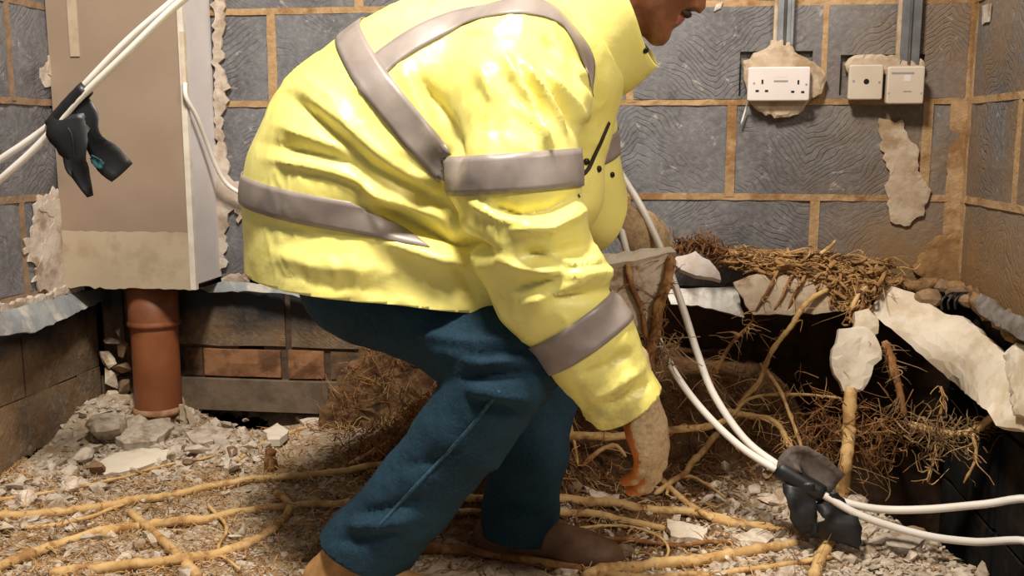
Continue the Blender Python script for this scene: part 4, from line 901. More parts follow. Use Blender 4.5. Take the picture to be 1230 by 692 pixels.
big = [(128, 512, 2.30, .050, 'large pale rubble boulder left of the clay pipe'), (100, 548, 2.18, .026, 'rounded rubble lump by the left wall foot'), (165, 508, 2.24, .030, 'rubble lump resting against clay pipe front'),
       (84, 582, 2.1, .022, 'rubble lump between left wall and cream plate'), (292, 518, 2.33, .022, 'round grey stone before the dark gap under the footing'), (30, 600, 1.98, .024, 'rubble lump low on the left wall foot'), (748, 664, 1.78, .020, 'round brown stone touching the boot toe')]
for i, (px, py, Y, r, lab) in enumerate(big):
    bm = bmesh.new(); bmesh.ops.create_icosphere(bm, subdivisions=3, radius=r); hr = np.random.default_rng(i+40); pl = hr.normal(0, 1, (12, 3)); pl /= np.linalg.norm(pl, axis=1)[:, None]
    for v in bm.verts:
        u = np.array(v.co[:])/r; k = min([1.2]+[hr_/max(u@p_, .05) for p_, hr_ in zip(pl, [.62+.03*q for q in range(12)])])
        v.co = Vector(u*r*k*(1+.08*nz(u*2.5+i)+.04*nz(u*7))); v.co.z *= .75
    me = bpy.data.meshes.new('rubble_lump'); bm.to_mesh(me); bm.free(); me.materials.append(MAT['stone'] if i != 6 else MAT['stone_brown'])
    o = link(bpy.data.objects.new('rubble_lump', me)); g = G(px, py+r*300); o.location = (max(g[0], XL+r*1.3), min(g[1], YW-r*1.4), ground(g[0], g[1])+r*.45); tag(o, lab, 'rubble')
# stones heaped behind the pipe in the corner
CS = []
for i, (px, py, r) in enumerate(((134, 410, .022), (148, 420, .020), (130, 432, .024), (146, 442, .025), (132, 456, .026), (150, 464, .024), (134, 478, .028), (154, 486, .026), (142, 398, .018), (118, 492, .026))):
    k = i % 16; o = link(bpy.data.objects.new('corner_stone', PM[k, 'stone_brown' if i % 2 else 'stone'])); o.scale = (r*1.35, r*1.2, r*1.3)
    o.rotation_euler = (i, i*2, i*3); o.location = P(px, py, 2.36); o.location.x = max(o.location.x, XL+.03)
    CS.append(o)
for i, o in enumerate(sorted(CS, key=lambda o: -o.location.z)):
    tag(o, ['topmost', 'second highest', 'third highest', 'fourth highest', 'fifth highest', 'sixth highest', 'fourth lowest', 'third lowest', 'second lowest', 'lowest'][i]+' stone stacked in the dark corner left of the pipe', 'stone', 'stones stacked behind the clay pipe')

# ------------------------------------------------------------------ signed-distance modelling for the man
def surface_nets(fn, lo, hi, h):
    lo = np.asarray(lo, float); n = np.ceil((np.asarray(hi)-lo)/h).astype(int)+1
    gx, gy, gz = [lo[k]+h*np.arange(n[k]) for k in range(3)]
    D = np.empty(n)
    for i in range(n[0]):
        yy, zz = np.meshgrid(gy, gz, indexing='ij')
        D[i] = fn(np.stack([np.full(yy.size, gx[i]), yy.ravel(), zz.ravel()], -1)).reshape(n[1], n[2])
    S = D < 0; c = n-1
    acc = np.zeros(tuple(c)+(3,)); cnt = np.zeros(tuple(c))
    cor = [(i, j, k) for i in (0, 1) for j in (0, 1) for k in (0, 1)]
    def sub(A, o): return A[o[0]:o[0]+c[0], o[1]:o[1]+c[1], o[2]:o[2]+c[2]]
    for a in cor:
        for ax in range(3):
            if a[ax]: continue
            b = list(a); b[ax] = 1; da, db = sub(D, a), sub(D, b); x = sub(S, a) != sub(S, b)
            t = np.where(x, da/np.where(x, da-db, 1), 0)
            for k in range(3): acc[..., k] += np.where(x, a[k]+(t if k == ax else 0), 0)
            cnt += x
    act = cnt > 0; idx = -np.ones(tuple(c), int); idx[act] = np.arange(act.sum())
    base = np.argwhere(act); V = lo+h*(base+acc[act]/cnt[act][:, None]); fs = []
    for ax in range(3):
        u, w = (ax+1) % 3, (ax+2) % 3
        sl0 = [slice(None)]*3; sl1 = [slice(None)]*3; sl0[ax] = slice(0, -1); sl1[ax] = slice(1, None)
        x = S[tuple(sl0)] != S[tuple(sl1)]
        E = np.argwhere(x); E = E[(E[:, u] > 0) & (E[:, w] > 0) & (E[:, u] < c[u]) & (E[:, w] < c[w]) & (E[:, ax] < c[ax])]
        q = []
        for du, dw in ((1, 1), (0, 1), (0, 0), (1, 0)):
            e = E.copy(); e[:, u] -= du; e[:, w] -= dw; q.append(idx[e[:, 0], e[:, 1], e[:, 2]])
        q = np.stack(q, -1); ins = S[E[:, 0], E[:, 1], E[:, 2]]
        q = np.where(ins[:, None], q, q[:, ::-1]); fs.append(q[(q >= 0).all(1)])
    return V, np.concatenate(fs)
def smin(a, b, k):
    h = np.clip(.5+.5*(b-a)/k, 0, 1); return b*(1-h)+a*h-k*h*(1-h)
def cone(p, a, b, ra, rb):
    ab = b-a; t = np.clip(((p-a)@ab)/(ab@ab), 0, 1)
    return np.linalg.norm(p-a-t[:, None]*ab, axis=1)-(ra+(rb-ra)*t)
def chain(p, pts, rad, k=.02):
    d = None
    for i in range(len(pts)-1):
        e = cone(p, pts[i], pts[i+1], rad[i], rad[i+1]); d = e if d is None else (smin(d, e, k) if k else np.minimum(d, e))
    return d
def ellipsoid(p, c, r, R=None):
    q = p-c
    if R is not None: q = q@R.T
    q = q/r; k0 = np.linalg.norm(q, axis=1); k1 = np.linalg.norm(q/r, axis=1)+1e-9
    return k0*(k0-1)/k1
def grad(fn, V, e=.004):
    g = np.stack([fn(V+np.eye(3)[k]*e)-fn(V-np.eye(3)[k]*e) for k in range(3)], -1); return g/(np.linalg.norm(g, axis=1)[:, None]+1e-9)
def pchain(lst):             # [(px,py,Y,r_px)] -> points, radii
    return [P(x, y, Y) for x, y, Y, r in lst], [r*mpp(x, y, Y) for x, y, Y, r in lst]
def dist_poly(q, poly):
    d = np.full(len(q), 1e9); tt = np.zeros(len(q)); poly = np.asarray(poly, float); m = len(poly)-1
    for i in range(m):
        a, b = poly[i], poly[i+1]; ab = b-a; t = np.clip(((q-a)@ab)/(ab@ab), 0, 1); e = np.linalg.norm(q-a-t[:, None]*ab, axis=1)
        k = e < d; d = np.where(k, e, d); tt = np.where(k, (i+t)/m, tt)
    return d, tt
def fold_field(V, folds, ymax):
    q = proj(V); out = np.zeros(len(V)); near = 1-sm(V[:, 1], ymax-.06, ymax)
    for poly, amp, w in folds:
        d, t = dist_poly(q, poly); out += amp*np.exp(-np.sqrt((d/w)**2+.04)*1.3)*2.3*np.clip(4*t*(1-t)*1.4, .15, 1)
    return out*near

YM = 1.75
T_C = [(454, 430, YM, 150), (452, 330, YM, 147), (449, 236, YM, 147), (464, 206, YM, 148), (488, 184, YM, 148), (521, 156, YM, 147), (560, 130, YM, 138), (598, 107, YM, 124), (655, 78, YM, 100), (690, 50, YM, 72)]
TP, TR = pchain(T_C)
KY = .90
def torso_sdf(p, scale=1.0):
    q = p.copy(); q[:, 1] = YM+(p[:, 1]-YM)*KY
    return chain(q, TP, [r*scale for r in TR], .02)
ARM = [(622, 78, 1.60, 78), (614, 130, 1.55, 80), (617, 205, 1.51, 77), (630, 275, 1.49, 71), (660, 345, 1.49, 66), (704, 412, 1.51, 57), (752, 484, 1.53, 44), (782, 528, 1.545, 38)]
AP, AR = pchain(ARM)
FARM = [(660, 70, 1.92, 70), (676, 150, 1.97, 62), (692, 225, 2.0, 56), (712, 254, 2.02, 46), (750, 268, 2.06, 28)]
FP, FR = pchain(FARM)
BELLY, BR = pchain([(676, 100, 1.72, 52), (690, 160, 1.72, 40), (672, 230, 1.72, 52), (560, 310, 1.645, 96), (540, 400, 1.640, 106)])
def jacket_sdf(p):
    d = torso_sdf(p); d = smin(d, chain(p, BELLY, BR, .02), .04)
    d = smin(d, chain(p, AP, AR, .02), .022); d = smin(d, chain(p, FP, FR, .02), .02)
    return d
JFOLDS = [  # polylines on the near side: creases (negative) and swelling folds (positive)
    ([(344, 112), (380, 141), (445, 198), (506, 233), (560, 262)], -.010, 9), ([(352, 100), (410, 146), (470, 196), (540, 236)], .008, 13),
    ([(318, 172), (370, 182), (420, 196), (480, 240)], -.007, 8), ([(312, 190), (370, 200), (430, 216), (480, 256)], .006, 9), ([(340, 205), (400, 214), (450, 238)], -.005, 6),
    ([(440, 248), (480, 264), (520, 280), (560, 296), (610, 310)], -.022, 9), ([(450, 284), (510, 304), (570, 322)], .014, 15), ([(430, 226), (490, 246), (540, 268)], .010, 11), ([(330, 150), (380, 168), (430, 182)], .006, 9),
    ([(300, 262), (360, 280), (440, 288)], -.004, 12), ([(540, 310), (560, 340), (575, 368)], -.006, 8), ([(420, 300), (430, 335), (436, 368)], .004, 18),
    ([(500, 85), (520, 120), (545, 170), (548, 215)], -.012, 10), ([(480, 70), (505, 130), (530, 190)], .006, 14),
    ([(628, 72), (655, 112), (682, 165)], .006, 6), ([(640, 66), (668, 112), (690, 160)], -.006, 6), ([(655, 80), (688, 126), (698, 150)], .005, 6),
    ([(618, 120), (640, 150), (665, 182)], .005, 7), ([(600, 80), (630, 130), (650, 180)], -.004, 7), ([(690, 70), (700, 110), (704, 150)], .006, 6),
    ([(560, 90), (590, 130), (600, 175)], -.004, 12), ([(650, 40), (680, 70), (704, 120)], -.005, 7),
    ([(700, 232), (665, 250), (625, 256), (580, 246)], -.008, 8), ([(706, 250), (660, 274), (610, 276)], .008, 9), ([(716, 290), (670, 306), (620, 308)], -.007, 8),
    ([(736, 330), (690, 330), (640, 326)], .007, 9), ([(742, 345), (700, 356), (650, 358)], -.006, 8), ([(720, 312), (690, 318), (650, 300)], .005, 6),
    ([(604, 60), (626, 96), (648, 150), (654, 182)], .006, 6), ([(612, 66), (636, 104), (660, 156)], -.006, 5), ([(575, 70), (588, 110), (590, 160)], .005, 8), ([(668, 50), (690, 90), (698, 130)], .005, 5),
    ([(560, 240), (600, 262), (650, 268)], .005, 7), ([(580, 300), (620, 318), (672, 330)], .005, 8), ([(622, 366), (670, 352), (712, 330)], .005, 7), ([(612, 350), (650, 340), (700, 318)], -.005, 6), 
    ([(320, 300), (380, 320), (460, 326)], .004, 11), ([(340, 330), (400, 346), (470, 348)], -.003, 9), ([(360, 88), (400, 120), (430, 165)], .004, 9), ([(690, 455), (730, 440), (760, 420)], -.004, 7), ([(700, 480), (740, 462), (775, 440)], .004, 8), ([(720, 492), (756, 476), (784, 458)], -.004, 5),
]
def clip_mesh(me, planes):   # keep the side the normal points away from
    bm = bmesh.new(); bm.from_mesh(me)
    for co, no in planes:
        bmesh.ops.bisect_plane(bm, geom=bm.verts[:]+bm.edges[:]+bm.faces[:], plane_co=co, plane_no=no, clear_outer=True, dist=1e-6)
    bm.to_mesh(me); bm.free()
def mesh_of(V, Fq):
    me = bpy.data.meshes.new('tmp'); me.from_pydata(V.tolist(), [], Fq.tolist()); me.update(); return me

man = empty('person', (float(P(540, 600, 1.68)[0]), 1.68, 0.0))
tag(man, 'bending person in a yellow hi-vis jacket, blue jeans and work gloves pulling at roots', 'person')
V, Q = surface_nets(jacket_sdf, np.array([-.92, 1.36, .26]), [.34, 2.16, 1.24], .0058)
JFOLDS = [(p, a*(1.55 if np.mean([q[0] for q in p]) > 592 else 1.0), w) for p, a, w in JFOLDS]
nrm = grad(jacket_sdf, V)
disp = fold_field(V, JFOLDS, 1.80)
disp += .0035*fbm(V*np.array([1, 1, 1.3]), 9, 2)
ridge = np.array([1-abs(mnoise.noise(Vector((x*15+z*7, y*8, z*17-x*10)))) for x, y, z in V])**6
rid2 = np.array([1-abs(mnoise.noise(Vector((x*34-z*12, y*20, z*24+x*16)))) for x, y, z in V])**7
disp += .0026*rid2*np.clip(fbm(V+3, 7, 1)*2, 0, 1)
disp += .0050*ridge*np.clip(.2+fbm(V, 6, 1)*1.6, 0, 1)
V = V+nrm*disp[:, None]
# open hem, cuffs and neck
HEMZ = P(450, 368, 1.53)[2]
def unit(a): a = np.asarray(a, float); return a/np.linalg.norm(a)
cuffn = unit(P(782, 528, 1.54)-P(704, 412, 1.51)); cuff = P(754, 488, 1.53)
fcn = unit(FP[4]-FP[3]); fcuff = FP[3]+fcn*.034
neckn = unit(P(752, 3, YM)-P(700, 35, YM)); neckc = P(712, 28, YM)
def far_from(V, c, r): return np.linalg.norm(V-c, axis=1) < r
me = mesh_of(V, Q)
bm = bmesh.new(); bm.from_mesh(me)
def local_cut(bm, co, no, rad):
    fs = [f for f in bm.faces if (f.calc_center_median()-Vector(co)).length < rad]
    g = set(fs)
    for f in fs: g.update(f.verts); g.update(f.edges)
    bmesh.ops.bisect_plane(bm, geom=list(g), plane_co=co, plane_no=no, clear_outer=True, dist=1e-6)
local_cut(bm, cuff, cuffn, .11); local_cut(bm, fcuff, fcn, .09); local_cut(bm, neckc, neckn, .13)
hemn = unit((-.09, 0, -1)); hemc = (P(450, 368, 1.53)[0], YM, HEMZ+.012)
fs = [f for f in bm.faces if f.calc_center_median()[2] < HEMZ+.10 and f.calc_center_median()[0] < P(606, 360, 1.6)[0]]
g = set(fs)
for f in fs: g.update(f.verts); g.update(f.edges)
bmesh.ops.bisect_plane(bm, geom=list(g), plane_co=hemc, plane_no=hemn, clear_outer=True, dist=1e-6)
# keep the largest connected piece
bm.verts.ensure_lookup_table(); seen = set(); best = []
for v0 in bm.verts:
    if v0 in seen: continue
    st = [v0]; comp = []; seen.add(v0)
    while st:
        v = st.pop(); comp.append(v)
        for e in v.link_edges:
            w = e.other_vert(v)
            if w not in seen: seen.add(w); st.append(w)
    if len(comp) > len(best): best = comp
keep = set(best); bmesh.ops.delete(bm, geom=[v for v in bm.verts if v not in keep], context='VERTS')
bm.normal_update(); bm.to_mesh(me); bm.free()
JV = np.array([v.co[:] for v in me.vertices]); JF = [list(p.vertices) for p in me.polygons]
jacket = make('jacket', JV, JF, MAT['jacket'], man, True)
s = jacket.modifiers.new('thickness', 'SOLIDIFY'); s.thickness = .004; s.offset = -1
jacket['label'] = 'bulky yellow hi-vis jacket'
BV = BVHTree.FromPolygons([Vector(v) for v in JV], JF)

def is_arm(v, far=False):
    a = chain(v, FP if far else AP, FR if far else AR, .02); return a-torso_sdf(v)
def wrap(cen, axis, width, cond=None, bend=None, nang=150, nk=7, off=.0030, cut=None):   # tape wound round the jacket
    axis = unit(axis); a = unit(np.cross(axis, (.3, 1, .2))); b = np.cross(axis, a); V = np.zeros((nk, nang, 3)); ok = np.zeros((nk, nang), bool)
    for k in range(nk):
        for q in range(nang):
            d = a*math.cos(2*math.pi*q/nang)+b*math.sin(2*math.pi*q/nang)
            o = cen+axis*width*(k/(nk-1)-.5)
            h = BV.ray_cast(Vector(o), Vector(d))
            if h[0] is not None: V[k, q] = h[0][:]; ok[k, q] = True
            else: V[k, q] = o
    fl_ = V.reshape(-1, 3)
    if cond is not None: ok &= cond(fl_).reshape(nk, nang)
    fl_ = fl_+grad(jacket_sdf, fl_, .006)*off; fs = []
    for k in range(nk-1):
        for q in range(nang):
            r = (q+1) % nang
            if ok[k, q] and ok[k, r] and ok[k+1, q] and ok[k+1, r]: fs.append((k*nang+q, k*nang+r, (k+1)*nang+r, (k+1)*nang+q))
    bm = bmesh.new(); vs = [bm.verts.new(v) for v in fl_]
    for f in fs: bm.faces.new([vs[q] for q in f])
    bmesh.ops.delete(bm, geom=[v for v in bm.verts if not v.link_faces], context='VERTS')
    if cut: bmesh.ops.bisect_plane(bm, geom=bm.verts[:]+bm.edges[:]+bm.faces[:], plane_co=cut[0], plane_no=cut[1], clear_outer=True, dist=1e-6)
    bm.verts.index_update(); V = np.array([v.co[:] for v in bm.verts]); fs = [[v.index for v in f.verts] for f in bm.faces]; bm.free()
    o = make('reflective_band', V, fs, MAT['reflect'], jacket, True)
    sd = o.modifiers.new('thickness', 'SOLIDIFY'); sd.thickness = .0014; sd.offset = 0
    return o
# two bands on the near sleeve
armn = unit(P(617, 228, 1.50)-P(614, 184, 1.50))
wrap(P(616, 206, 1.51), armn, .057, lambda c: is_arm(c) < .006)
dd = unit(P(728, 438, 1.50)-P(676, 362, 1.50)); wrap(P(697, 398, 1.50), dd, .055)
fd = unit(FP[2]-FP[1]); wrap(FP[1]*.6+FP[2]*.4, fd, .05, lambda c: c[:, 1] > 1.87)
# hoops round the body
def plane3(a, b, c):
    n = unit(np.cross(np.asarray(b)-a, np.asarray(c)-a)); return n
a, b, c = P(426, 42, YM), P(545, 222, 1.53), P(545, 222, 1.53)+np.array([.0, .42, 0])
hn = plane3(a, b, c+0*a); hn = hn if hn[0] > 0 else -hn
tors = lambda c: (is_arm(c) > -.012) & (chain(c, FP, FR, .02)-torso_sdf(c) > 0)
wrap((a+P(640, 270, YM))/2, hn, .050, lambda c: (is_arm(c) > -.045) & (chain(c, FP, FR, .02)-torso_sdf(c) > 0))
a, b = P(299, 219, YM), P(480, 268, 1.53); c = b+np.array([0, .42, 0])
hn = plane3(a, b, c); hn = hn if hn[2] > 0 else -hn
wrap((a+b)/2, hn, .050, tors, cut=(P(428, 240, 1.53), unit(np.cross(P(484, 272, 1.53)-P(428, 240, 1.53), (0, 1, 0)))))
# shoulder brace: a ribbon laid over the near shoulder
def ribbon(name, pix, width, mat, parent, tree, n=60, off=.0022, across=6, extra=None, thick=.0014):
    pts = []
    for px, py in spline([(a, b, 0) for a, b in pix], n)[:, :2]:
        d = Vector(ray(px, py)).normalized(); h = tree.ray_cast(Vector(CAM), d)
        if h[0] is not None: pts.append(np.array(h[0][:]))
    if extra: pts += extra
    p = np.array(pts)
    for _ in range(3): p[1:-1] = (p[:-2]+2*p[1:-1]+p[2:])/4
    t = np.gradient(p, axis=0); V = []
    for i in range(len(p)):
        loc, no, _, _ = tree.find_nearest(Vector(p[i])); s_ = np.cross(t[i], np.array(no[:])); s_ /= np.linalg.norm(s_)+1e-9
        for k in range(across+1):
            q = p[i]+s_*width*(k/across-.5); l2, n2, _, _ = tree.find_nearest(Vector(q)); V.append(np.array(l2[:])+np.array(n2[:])*off)
    V = np.array(V).reshape(len(p), across+1, 3)
    for _ in range(2): V[1:-1] = (V[:-2]+2*V[1:-1]+V[2:])/4
    V = V.reshape(-1, 3); w = across+1
    fs = [(i*w+k, i*w+k+1, (i+1)*w+k+1, (i+1)*w+k) for i in range(len(p)-1) for k in range(across)]
    o = make(name, V, fs, mat, parent, True); sd = o.modifiers.new('thickness', 'SOLIDIFY'); sd.thickness = thick; sd.offset = 0
    return o
ribbon('reflective_brace', [(444, 92), (462, 72), (500, 46), (545, 24), (590, 12), (635, 7), (668, 16), (690, 40), (703, 72), (708, 100)], .046, MAT['reflect'], jacket, BV)
# zip, studs
ribbon('zip', [(731, 147), (722, 168), (708, 200), (694, 236)], .007, MAT['zip'], jacket, BV, n=20, across=2)
def stud(px, py, tree, r=.006, fallback=None):
    h = tree.ray_cast(Vector(CAM), Vector(ray(px, py)).normalized())
    if h[0] is None: return None
    n_ = np.array(h[1][:]); n_ = n_ if n_@(CAM-np.array(h[0][:])) > 0 else -n_
    b = np.array(h[0][:]); v, f = tube_mesh([b-n_*.002, b+n_*.003, b+n_*.0045], [r, r, r*.6], 12); return v, f
for x, y in ((704, 194), (719, 203), (735, 210)):
    s = stud(x, y, BV, .0055)
    if s: make('press_stud', s[0], s[1], MAT['snap'], jacket, True)
# collar
A0, A1 = P(702, 36, YM), P(750, 4, YM); e1 = unit(P(740, 105, YM)-P(664, -35, YM)); e2 = np.array([0, 1.0, 0])
V = []; n = 48
prof = [(0, 0.120, .115), (.25, .119, .108), (.5, .116, .103), (.75, .113, .100), (1, .110, .098)]
for t, ra, rb in prof:
    c = A0+(A1-A0)*t
    for i in range(n):
        a = 2*math.pi*(i+.5)/n; w = 1+.02*math.sin(a*5+t*3); tip = .010*math.exp(-((a if a < math.pi else a-2*math.pi)/.35)**2)
        V.append(c+e1*(ra*w+tip)*math.cos(a)+e2*rb*w*math.sin(a)+neckn*(.006*t*math.sin(a*3)))
fs = [(j*n+i, j*n+(i+1) % n, (j+1)*n+(i+1) % n, (j+1)*n+i) for j in range(len(prof)-1) for i in range(n)]
collar = make('collar', V, fs, MAT['jacket'], jacket, True); sd = collar.modifiers.new('thickness', 'SOLIDIFY'); sd.thickness = .006; sd.offset = 0
sb = collar.modifiers.new('smooth', 'SUBSURF'); sb.levels = sb.render_levels = 1
CB = BVHTree.FromPolygons([Vector(v) for v in V], fs)
for x, y in ((775, 60), (737, 98)):
    s = stud(x, y, CB, .0055) or stud(x-4, y, CB, .0055)
    if s:
        o = make('press_stud', s[0], s[1], MAT['snap'], collar, True)

# jeans
LEG = [(455, 325, 1.71, 80), (512, 366, 1.67, 70), (580, 414, 1.57, 65), (612, 440, 1.52, 60), (560, 515, 1.545, 55), (496, 596, 1.57, 52), (440, 660, 1.59, 54), (428, 676, 1.595, 54), (415, 692, 1.60, 52)]
LP, LR = pchain(LEG)
FLEG = [(470, 330, 1.86, 84), (560, 380, 1.86, 74), (632, 420, 1.84, 56), (645, 448, 1.83, 54), (634, 540, 1.81, 47), (625, 610, 1.80, 45), (622, 640, 1.795, 45), (620, 656, 1.795, 44)]
QP, QR = pchain(FLEG)
HIP, HR = pchain([(446, 300, 1.75, 90), (452, 312, 1.75, 90)])
def jeans_sdf(p):
    d = chain(p, LP, LR, .015); q = chain(p, QP, QR, .015); hd = chain(p, HIP, HR, .02)
    return smin(smin(d, hd, .09), smin(q, hd, .07), .012)
V, Q = surface_nets(jeans_sdf, [-.80, 1.42, -.06], [.05, 2.02, .72], .007)
nr = grad(jeans_sdf, V)
LF = [([(548, 455), (590, 452), (650, 446)], -.010, 8), ([(552, 466), (600, 474), (650, 478)], .007, 8), ([(556, 480), (600, 492), (630, 500)], -.006, 7), ([(540, 430), (600, 425), (650, 420)], -.005, 7),
      ([(500, 400), (560, 410), (630, 412)], .005, 9), ([(520, 420), (580, 436), (640, 432)], .006, 8), ([(480, 560), (520, 556), (560, 540)], -.004, 8), ([(420, 618), (460, 612), (520, 600)], -.006, 8), ([(410, 632), (450, 632), (505, 622)], .007, 8),
      ([(400, 650), (440, 648), (490, 640)], -.006, 7), ([(590, 600), (625, 606), (660, 598)], -.005, 7), ([(590, 620), (625, 626), (660, 618)], .005, 7), ([(585, 560), (630, 570), (668, 556)], .004, 9), ([(590, 382), (620, 400), (650, 424)], .004, 8)]
disp = fold_field(V, LF, 2.2)+.0035*fbm(V, 18, 3)
V = V+nr*disp[:, None]; me2 = mesh_of(V, Q)
bm = bmesh.new(); bm.from_mesh(me2)
an = unit(P(428, 676, 1.595)-P(496, 596, 1.57)*.5-P(440, 660, 1.59)*.5); an = unit(P(424, 682, 1.6)-P(500, 590, 1.57))
hem1 = P(438, 662, 1.59); hem2 = P(622, 643, 1.795); an2 = unit(P(620, 656, 1.795)-P(632, 560, 1.81))
local_cut(bm, P(442, 664, 1.59), unit(P(402, 755, 1.59)-P(442, 664, 1.59)), .14); local_cut(bm, hem2, an2, .12)
bmesh.ops.bisect_plane(bm, geom=bm.verts[:]+bm.edges[:]+bm.faces[:], plane_co=(0, 0, .66), plane_no=(0, 0, 1), clear_outer=True)
bm.verts.ensure_lookup_table(); bm.to_mesh(me2); bm.free()
KV = np.array([v.co[:] for v in me2.vertices]); KF = [list(p.vertices) for p in me2.polygons]
jeans = make('jeans', KV, KF, MAT['denim'], man, True); sd = jeans.modifiers.new('thickness', 'SOLIDIFY'); sd.thickness = .003; sd.offset = -1
KB = BVHTree.FromPolygons([Vector(v) for v in KV], KF)
ribbon('side_seam', [(600, 470), (566, 512), (526, 556), (486, 598), (452, 636)], .006, simple('worn_denim_seam', srgb(52, 82, 98), srgb(30, 58, 74), scale=120, bumps=.4), jeans, KB, n=30, across=2, off=.001)

# boots
def boot(heel, toe, z0, mat, name, label, h_ankle=.10, lean=None):
    heel = np.asarray(heel, float); toe = np.asarray(toe, float); L = np.linalg.norm((toe-heel)[:2]); f = unit([toe[0]-heel[0], toe[1]-heel[1], 0]); s = np.cross((0, 0, 1), f)
    R = np.stack([f, s, (0, 0, 1)])
    def W(a, b, c): return np.array([heel[0], heel[1], z0])+f*a*L+s*b+np.array([0, 0, c])
    an = W(.22, 0, h_ankle) if lean is None else W(.22, 0, h_ankle)+np.asarray(lean)
    def fn(p):
        d = chain(p, [W(.12, 0, .048), W(.42, 0, .050), W(.70, 0, .040), W(.88, 0, .032)], [.038, .040, .036, .030], .02)
        q = p.copy(); q = (p-W(.8, 0, .035))@R.T; d = smin(d, ellipsoid(p, W(.74, 0, .034), np.array([.075, .047, .034]), R), .02)
        d = smin(d, cone(p, W(.20, 0, .05), an, .040, .044), .03)
        d = smin(d, cone(p, W(.22, 0, .07), W(.58, 0, .055), .034, .030), .02)
        return np.maximum(d, (z0+.016)-p[:, 2])
    lo = np.minimum(np.minimum(heel, toe), an)-.09; hi = np.maximum(np.maximum(heel, toe), an)+.09; lo[2] = z0-.01; hi[2] = an[2]+.07
    V, Q = surface_nets(fn, lo, hi, .005)
    o = make(name, V, Q.tolist(), mat, man, True); o['label'] = label
    def sole(p):
        q = (p-np.array([heel[0], heel[1], z0]))@R.T; a = q[:, 0]/L
        w = .034+.014*np.exp(-((a-.72)/.22)**2)-.004*np.exp(-((a-.45)/.12)**2)
        ex = np.where(a > .72, np.sqrt(np.clip(1-((a-.72)/.30)**2, 0, 1)), np.where(a < .15, np.sqrt(np.clip(1-((.15-a)/.17)**2, 0, 1)), 1))
        d = np.abs(q[:, 1])-w*ex; return np.maximum(np.maximum(d, q[:, 2]-.022), -q[:, 2]+np.where((a > .36) & (a < .46), .008, 0))
    V, Q = surface_nets(sole, lo, [hi[0], hi[1], z0+.03], .005); make('sole', V, Q.tolist(), MAT['sole'], o, True)
    # laces over the instep
    for k in range(4):
        a = .40+.08*k; zc = .094-.008*k
        v, fc = tube_mesh(spline([W(a, -.026, zc-.012), W(a+.02, 0, zc+.002), W(a, .026, zc-.012)], 9), .0022, 6); make('lace', v, fc, MAT['sole'], o, True)
    return o
h = P(572, 664, 1.80); t_ = P(748, 668, 1.76); zf = P(660, 683, 1.77)[2]
boot(h, t_, zf, MAT['leather'], 'boot', 'brown leather boot', .11, (.0, 0, .0))
h = P(368, 712, 1.60); t_ = P(566, 722, 1.52)
boot(h, t_, P(400, 722, 1.6)[2], MAT['leather_tan'], 'boot', 'tan leather boot', .092, (.012, 0, 0))

# gloves
def glove(wrist, fd, pn, right, curls, name, label, scale=1.0, spread=.05):
    f = unit(fd); n_ = unit(pn-f*(np.asarray(pn)@f)); t = np.cross(f, n_)*(1 if right else -1)
    R = np.stack([f, t, n_])
    def W(a, b, c): return wrist+scale*(f*a+t*b+n_*c)
    fingers = []
    for k, (b, base, ln, rad) in enumerate(((.031, .088, .072, .0105), (.0105, .094, .080, .0108), (-.0105, .090, .074, .0105), (-.031, .080, .058, .0096))):
        ang = math.radians(curls[k][0]); p0 = W(.060, b*.85, 0); p1 = W(base, b, 0); pts = [p0, p1]; cur = p1; lat = spread*(1.5-k)/1.5
        for seg, add in ((.46, 0), (.30, curls[k][1]), (.24, curls[k][2])):
            ang += math.radians(add); dr = f*math.cos(ang)+n_*math.sin(ang)+t*lat*.8; dr /= np.linalg.norm(dr); cur = cur+dr*ln*seg*scale; pts.append(cur)
        fingers.append((pts, [rad*1.15*scale, rad*1.12*scale, rad*scale, rad*.95*scale, rad*.82*scale]))
    th = ([W(.022, .022, .004), W(.050, .046, .016), W(.078, .056, .030), W(.098, .054, .042)], [.016*scale, .0135*scale, .012*scale, .0095*scale])
    def fn(p):
        q = (p-W(.052, 0, 0))@R.T
        d = ellipsoid(p, W(.054, 0, 0), np.array([.054, .046, .024])*scale, R)
        d = smin(d, chain(p, [W(.0, 0, 0), W(.045, .0, 0)], [.027*scale, .024*scale], 0), .02)
        d = smin(d, chain(p, [W(-.05, 0, 0), W(.0, 0, 0)], [.029*scale, .027*scale], 0), .012)
        for pts, rad in fingers: d = smin(d, chain(p, pts, rad, .004), .006)
        return smin(d, chain(p, *th, .006), .010)
    allp = np.array([q for pts, _ in fingers for q in pts]+th[0]+[W(-.05, 0, 0)]); V, Q = surface_nets(fn, allp.min(0)-.045, allp.max(0)+.045, .0034)
    nr = grad(fn, V, .002)
    V = V+nr*(.0010*fbm(V, 70, 2))[:, None]
    o = make(name, V, Q.tolist(), [MAT['knit'], MAT['palm']], man, True); o['label'] = label
    c = V[Q].mean(1); side = nr[Q].mean(1)@n_; al = (c-wrist)@f
    idx = ((side > -.15) & (al > .012*scale)).astype(int); o.data.polygons.foreach_set('material_index', idx.tolist()); return o
w1 = P(766, 474, 1.53)
glove(w1, (.26, .02, -.96), (-.80, .42, -.25), True, ((20, 26, 18), (21, 27, 19), (22, 28, 20), (24, 30, 22)), 'work_glove', 'beige knitted glove with an orange palm', 1.12, .008)
w2 = P(748, 264, 2.06)
glove(w2, (.72, .45, -.48), (-.30, .80, -.50), False, ((16, 30, 22), (18, 30, 22), (20, 32, 22), (22, 34, 24)), 'work_glove', 'beige glove on the far hand', 1.16, .012)

